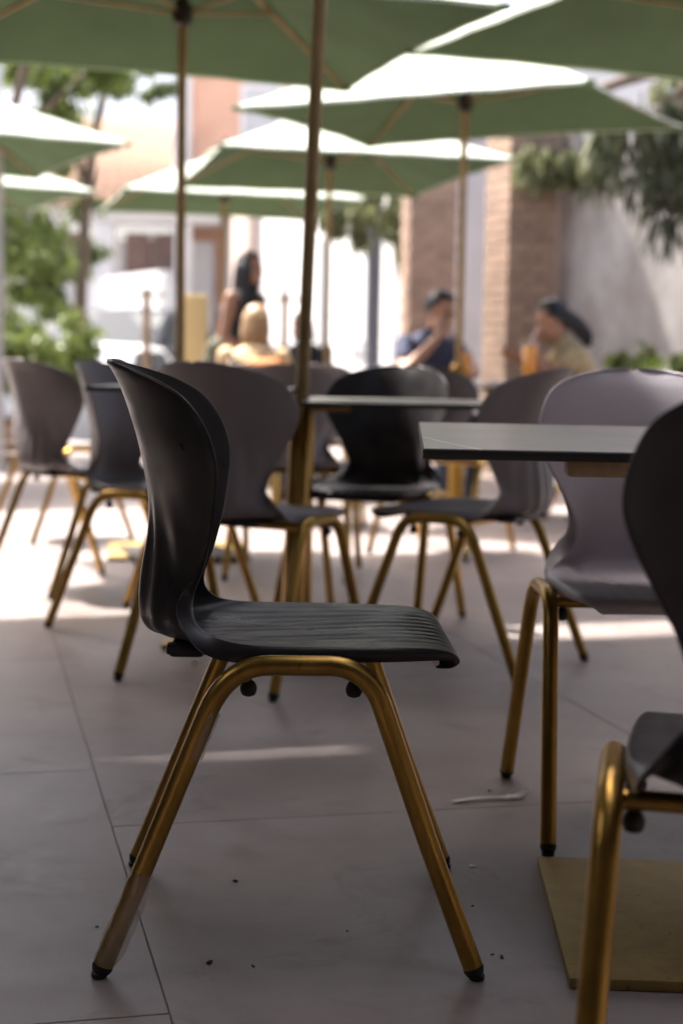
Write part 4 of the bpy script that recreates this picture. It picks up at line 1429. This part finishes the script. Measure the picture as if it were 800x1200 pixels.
# ================================================================== BUILDINGS AND BACKGROUND
bb = MB(); bb.box((0, 0, 0), (0.165, 0.10, 0.068), bev=0.004)
brick_me = bb.mesh('brick'); brick_me.materials.append(M['brick'])
def pillar(c, rz, label, courses=37, w=0.44):
    root = empty('brick_pillar', (c[0], c[1], 0), rz)
    tag(root, label, 'pillar', 'brown brick pillars')
    H = courses * 0.08
    b = MB(); b.box((0, 0, H / 2), (w - 0.03, w - 0.03, H))
    b.build('mortar_core', 'mortar', root)
    b = MB(); b.box((0, 0, H + 0.04), (w + 0.08, w + 0.08, 0.08), bev=0.01)
    b.build('coping', 'concrete', root)
    e = w / 2 - 0.05
    for k in range(courses):
        z = 0.04 + 0.08 * k
        for s in range(4):
            for q in ((-0.1345, 0.0385) if k % 2 == 0 else (0.1345, -0.0385)):
                a = s * math.pi / 2
                lx, ly = q, -e
                o = bpy.data.objects.new('brick', brick_me)
                COL.objects.link(o)
                o.parent = root
                o.location = (lx * math.cos(a) - ly * math.sin(a), lx * math.sin(a) + ly * math.cos(a), z)
                o.rotation_euler = (random.uniform(-.01, .01), random.uniform(-.01, .01), a + random.uniform(-0.012, 0.012))
    return root
pillar((1.395, 12.62), R(20), 'brown brick pillar behind the seated woman, joining the concrete wall')
pillar((0.775, 14.90), R(8), 'brown brick pillar behind the seated man', w=0.46)

wa = math.atan2(-0.80, 0.60)
b = MB(); b.box((1.70 + 0.60 * 2.6 + 0.09, 12.72 - 0.80 * 2.6 + 0.06, 1.42), (5.2, 0.22, 2.84), wa)
w_ = b.build('garden_wall', 'concrete')
tag(w_, 'weathered grey concrete wall at the right behind the seated woman', 'wall')
b = MB(); b.box((1.60, 16.2, 1.6), (1.35, 0.2, 3.2))
tag(b.build('garden_wall', 'pale_wall'), 'pale blue-grey wall strip between the two brick pillars', 'wall')

def building(name, label, parts):
    root = empty(name, (0, 0, 0))
    tag(root, label, 'building')
    for (nm, c, s, m) in parts:
        b = MB(); b.box(c, s)
        b.build(nm, m, root)
    return root
# white facade behind the standing woman
wl0, wl1 = Vector((0.60, 17.2)), Vector((-2.45, 30.2))     # foot of its long sunlit side
wdir = (wl1 - wl0).normalized(); wn_ = Vector((-wdir.y, wdir.x))
if wn_.x > 0: wn_ = -wn_
wang = math.atan2(wdir.y, wdir.x)
wb = empty('white_building', (wl0.x, wl0.y, -0.36), wang)
tag(wb, 'bright white facade with a pinkish pilaster behind the standing woman', 'building')
WL = (wl1 - wl0).length
sg = 1 if Vector((-math.sin(wang), math.cos(wang))).dot(wn_) > 0 else -1
def wbox(name, x0, x1, out0, out1, z0, z1, m, parent):
    b = MB(); b.box(((x0 + x1) / 2, sg * (out0 + out1) / 2, (z0 + z1) / 2), (x1 - x0, abs(out1 - out0), z1 - z0))
    return b.build(name, m, parent)
wbox('wall', 0, WL, -3.0, 0, 0, 4.8, 'white_wall', wb)
wbox('pilaster', WL - 4.6, WL - 3.0, 0.0, 0.22, 0, 4.6, 'pink_wall', wb)
wbox('cornice', -0.1, WL, 0.0, 0.18, 4.55, 4.75, 'white_wall', wb)
wbox('plinth', 0.0, WL, 0.0, 0.05, 0.0, 0.5, 'pale_wall', wb)
for k in range(3):
    fo = wbox('window', 1.2 + 2.6 * k, 2.3 + 2.6 * k, 0.0, 0.06, 1.4, 2.9, 'pale_wall', wb)
    wbox('pane', 1.3 + 2.6 * k, 2.2 + 2.6 * k, 0.06, 0.075, 1.5, 2.8, 'white_wall', fo)
# orange block above it
ob = building('orange_building', 'orange rendered block with pale corner strip, rising above the umbrellas',
    [('wall', (-1.75, 31.0, 4.2), (2.3, 3.0, 9.2), 'orange_wall'), ('corner_strip', (-3.07, 30.9, 4.2), (0.32, 3.0, 9.2), 'white_wall'), ('side_wing', (0.9, 31.6, 4.2), (2.95, 3.0, 9.2), 'white_wall')])
for k in range(3):
    for j in range(2):
        f = MB(); f.box((-1.6 + 0.0 * j, 29.48, 3.0 + 2.4 * k), (0.8, 0.08, 1.2)) if j == 0 else f.box((0.7, 30.08, 3.0 + 2.4 * k), (0.9, 0.08, 1.2))
        fo = f.build('window', 'white_wall', ob)
        f = MB(); f.box((-1.6, 29.43, 3.0 + 2.4 * k), (0.66, 0.04, 1.06)) if j == 0 else f.box((0.7, 30.03, 3.0 + 2.4 * k), (0.76, 0.04, 1.06))
        f.build('pane', 'pale_wall', fo)
# white house with tiled roof and brown shutters
hb = empty('white_house', (0, 0, 0)); tag(hb, 'white house with brown shutters and tiled roof behind the parked cars', 'building')
for nm, c, s, m in (('wall', (-4.3, 29.5, 1.35), (3.7, 0.4, 3.5), 'white_wall'), ('fascia', (-4.3, 28.9, 3.52), (4.0, 1.0, 0.30), 'white_wall')):
    b = MB(); b.box(c, s); b.build(nm, m, hb)
for x in (-4.35, -2.95, -5.7):
    b = MB(); b.box((x, 28.6, 1.5), (0.30, 0.30, 3.7), bev=0.02); b.build('column', 'white_wall', hb, angle=40)
for x in (-3.85, -3.35, -5.2):
    b = MB(); b.box((x, 29.25, 2.78), (0.46, 0.08, 0.90)); f = b.build('shutter', 'shutter', hb)
    for k in range(7):
        s_ = MB(); s_.box((x, 29.19, 2.40 + 0.125 * k), (0.40, 0.03, 0.09)); s_.build('slat', 'shutter', f)
b = MB(); vs = [(-6.4, 28.2, 3.68), (-2.2, 28.2, 3.68), (-2.2, 31.5, 5.6), (-6.4, 31.5, 5.6), (-6.4, 28.2, 3.60), (-2.2, 28.2, 3.60), (-2.2, 31.5, 5.52), (-6.4, 31.5, 5.52)]
b.add(vs, [(0, 1, 2, 3), (7, 6, 5, 4), (0, 4, 5, 1), (1, 5, 6, 2), (2, 6, 7, 3), (3, 7, 4, 0)])
rf = b.build('roof', 'roof_tile', hb)
for k in range(22):
    b = MB(); x = -6.3 + 0.19 * k
    b.tube([(x, 28.19, 3.70), (x, 31.5, 5.625)], 0.05, 8); b.build('tile_row', 'roof_tile', rf, smooth=True)

b = MB(); b.box((-3.75, 27.0, 0.98), (3.6, 0.2, 2.7), R(-62))
tag(b.build('boundary_wall', 'white_wall'), 'sunlit white boundary wall behind the parked cars', 'wall')

# parked cars in the street
def car(loc, rz, m, label, L=4.3, W=1.78, Hh=1.48, hood=0.92):
    root = empty('parked_car', loc, rz); tag(root, label, 'car', 'cars parked in the street')
    prof = [(-L / 2, 0.45), (-L / 2 + 0.03, 0.80), (-L / 2 + 0.35, hood), (-L / 2 + 0.9, hood + 0.04), (-0.45, Hh - 0.06), (0.2, Hh), (0.9, Hh - 0.04), (1.45, hood + 0.10), (L / 2 - 0.06, hood + 0.02), (L / 2, 0.70), (L / 2, 0.42)]
    low = [(L / 2 - 0.1, 0.24), (-L / 2 + 0.1, 0.24)]
    out = prof + low
    vs, fs = [], []
    cols = ((-1, 0.90, 0.0), (-0.93, 1.0, 0.0), (-0.6, 1.0, 0.0), (0, 1.0, 0.02), (0.6, 1.0, 0.0), (0.93, 1.0, 0.0), (1, 0.90, 0.0))
    n = len(out)
    for (yy, k, up) in cols:
        for (x, z) in out:
            ta = 1.0 - 0.16 * max(0, (z - hood) / (Hh - hood))
            vs.append((x * (0.985 if abs(yy) > 0.95 else 1.0), yy * W / 2 * ta, 0.24 + (z - 0.24) * (0.97 if abs(yy) > 0.95 else 1.0) + up))
    for i in range(len(cols) - 1):
        for j in range(n):
            j2 = (j + 1) % n
            fs.append((i * n + j, i * n + j2, (i + 1) * n + j2, (i + 1) * n + j))
    fs += [tuple(range(n)), tuple(reversed(range((len(cols) - 1) * n, len(cols) * n)))]
    b = MB(); b.add(vs, fs); b.build('body', m, root, angle=35)
    def quad(name, pts, mm, off):
        v = [Vector(p) for p in pts]; nn = (v[1] - v[0]).cross(v[2] - v[0]).normalized() * off
        bq = MB(); bq.add([p + nn for p in v] + [p - nn * 0.2 for p in v], [(0, 1, 2, 3), (7, 6, 5, 4), (0, 4, 5, 1), (1, 5, 6, 2), (2, 6, 7, 3), (3, 7, 4, 0)])
        return bq.build(name, mm, root)
    zt = Hh - 0.09; wt = W / 2 * 0.82; wl = W / 2 * 0.90
    quad('windscreen', [(-L / 2 + 0.98, wl, hood + 0.07), (-L / 2 + 0.98, -wl, hood + 0.07), (-0.50, -wt, zt), (-0.50, wt, zt)], 'glass_dark', -0.02)
    quad('rear_window', [(1.40, wl, hood + 0.12), (0.95, wt, zt), (0.95, -wt, zt), (1.40, -wl, hood + 0.12)], 'glass_dark', -0.02)
    for s in (-1, 1):
        y0, y1 = s * (W / 2 * 0.985), s * (W / 2 * 0.865)
        for (xa, xb, xc, xd) in ((-0.95, 0.10, 0.10, -0.42), (0.16, 1.15, 0.78, 0.16)):
            quad('side_window', [(xa, y0, hood + 0.06), (xb, y0, hood + 0.06), (xc, y1, zt), (xd, y1, zt)], 'glass_dark', 0.02 * s)
        b = MB(); b.ball((-L / 2 + 0.10, s * (W / 2 - 0.27), 0.70), (0.09, 0.19, 0.08), 2); b.build('headlight', 'chrome', root, smooth=True)
        b = MB(); b.ball((-0.95, s * (W / 2 + 0.08), hood + 0.10), (0.06, 0.11, 0.07), 2); b.build('wing_mirror', m, root, smooth=True)
        for x in (-L / 2 + 0.80, L / 2 - 0.80):
            wr = empty('wheel', (x, s * (W / 2 - 0.08), 0.32), 0, root); wr.rotation_euler = (R(90), 0, 0)
            b = MB(); b.lathe([(0.20, -0.11), (0.30, -0.11), (0.32, -0.06), (0.32, 0.06), (0.30, 0.11), (0.20, 0.11)], (0, 0, 0), 24); b.build('tyre', 'rubber', wr, angle=40)
            b = MB(); b.lathe([(0.02, -0.09), (0.20, -0.10), (0.20, 0.10), (0.02, 0.09)], (0, 0, 0), 24); b.build('rim', 'chrome', wr, angle=40)
    b = MB(); b.box((-L / 2 - 0.01, 0, 0.52), (0.05, W * 0.62, 0.16), bev=0.02); b.build('grille', 'table_black', root, angle=40)
    b = MB(); b.box((-L / 2 - 0.045, 0, 0.42), (0.02, 0.46, 0.11), bev=0.005); b.build('number_plate', 'white_paper', root)
    return root
car((-3.20, 23.4, -0.36), R(74), 'car_dark', 'dark tall car parked in the street behind the white car', L=4.5, W=1.9, Hh=2.0, hood=1.25)
car((-3.30, 20.3, -0.36), R(80), 'car_white', 'low white car parked nearer the terrace, in front of the dark car', Hh=1.44)

# yellow panel, posts, planter
b = MB(); b.box((-1.225, 12.6, 0.70), (0.245, 0.10, 1.40), R(10), bev=0.008)
tag(b.build('yellow_panel', 'yellow', angle=40), 'pale yellow standing panel behind the upright pole', 'panel')
def post(c, r, h, m, label, cap=True):
    root = empty('metal_post', (c[0], c[1], 0)); tag(root, label, 'post', 'slim metal posts round the terrace')
    b = MB(); b.tube([(0, 0, 0), (0, 0, h)], r, 12); b.build('shaft', m, root, angle=40)
    b = MB(); b.lathe([(r * 2.2, 0.0), (r * 2.2, 0.012), (r * 1.05, 0.02)], (0, 0, 0.001), 16); b.build('foot_flange', m, root, angle=40)
    if cap:
        b = MB(); b.box((0, 0, h - 0.06), (r * 9, r * 2.4, 0.03), bev=0.004); b.build('cross_head', m, root, angle=40)
post((-1.79, 14.2), 0.035, 1.52, 'bracket_wood', 'slim beige post with a cross head right of the parked cars')
post((-0.56, 14.6), 0.035, 1.52, 'bracket_wood', 'slim beige post with a cross head right of the standing woman')
post((0.32, 17.6), 0.085, 3.4, 'slate_metal', 'slate grey tall post under the small hanging tree', False)
post((0.62, 18.2), 0.055, 3.4, 'slate_metal', 'thinner dark tall post beside the brick pillar', False)
post((-2.585, 11.75), 0.035, 3.3, 'pale_wall', 'grey tall post at the very left edge of the picture', False)
pr = empty('planter_bench', (-2.86, 12.9, 0), R(10)); tag(pr, 'low wooden bench with white top at the left edge', 'bench')
b = MB(); b.box((0, 0, 0.415), (0.9, 0.5, 0.07), bev=0.008); b.build('seat', 'white_wall', pr, angle=40)
for k in range(4):
    b = MB(); b.box((0, -0.232, 0.055 + 0.087 * k), (0.86, 0.022, 0.078), bev=0.003); b.build('plank', 'planter_wood', pr, angle=40)
for s in (-1, 1):
    b = MB(); b.box((s * 0.40, 0, 0.19), (0.05, 0.43, 0.378)); b.build('leg', 'planter_wood', pr)

# unseen cafe front, added so its wall and eaves shade the near floor
cb = empty('shade_building', (0, -1.5, 0)); tag(cb, 'unseen cafe front with a deep roof, added behind the viewpoint to cast shade', 'building')
b = MB(); b.box((0, 0, 1.38), (15.5, 0.3, 2.76)); b.build('wall', 'shade_wall', cb)
b = MB(); b.box((0, 0.80, 2.86), (15.5, 2.0, 0.16)); b.build('roof', 'shade_roof', cb)
for sx, ln in ((-1, 9.6), (1, 6.6)):       # unseen wings added to cut the light from both sides
    b = MB(); b.box((sx * 3.75, 0.15 + ln / 2, 1.55), (0.3, ln, 3.1)); b.build('side_wing', 'shade_wall', cb)
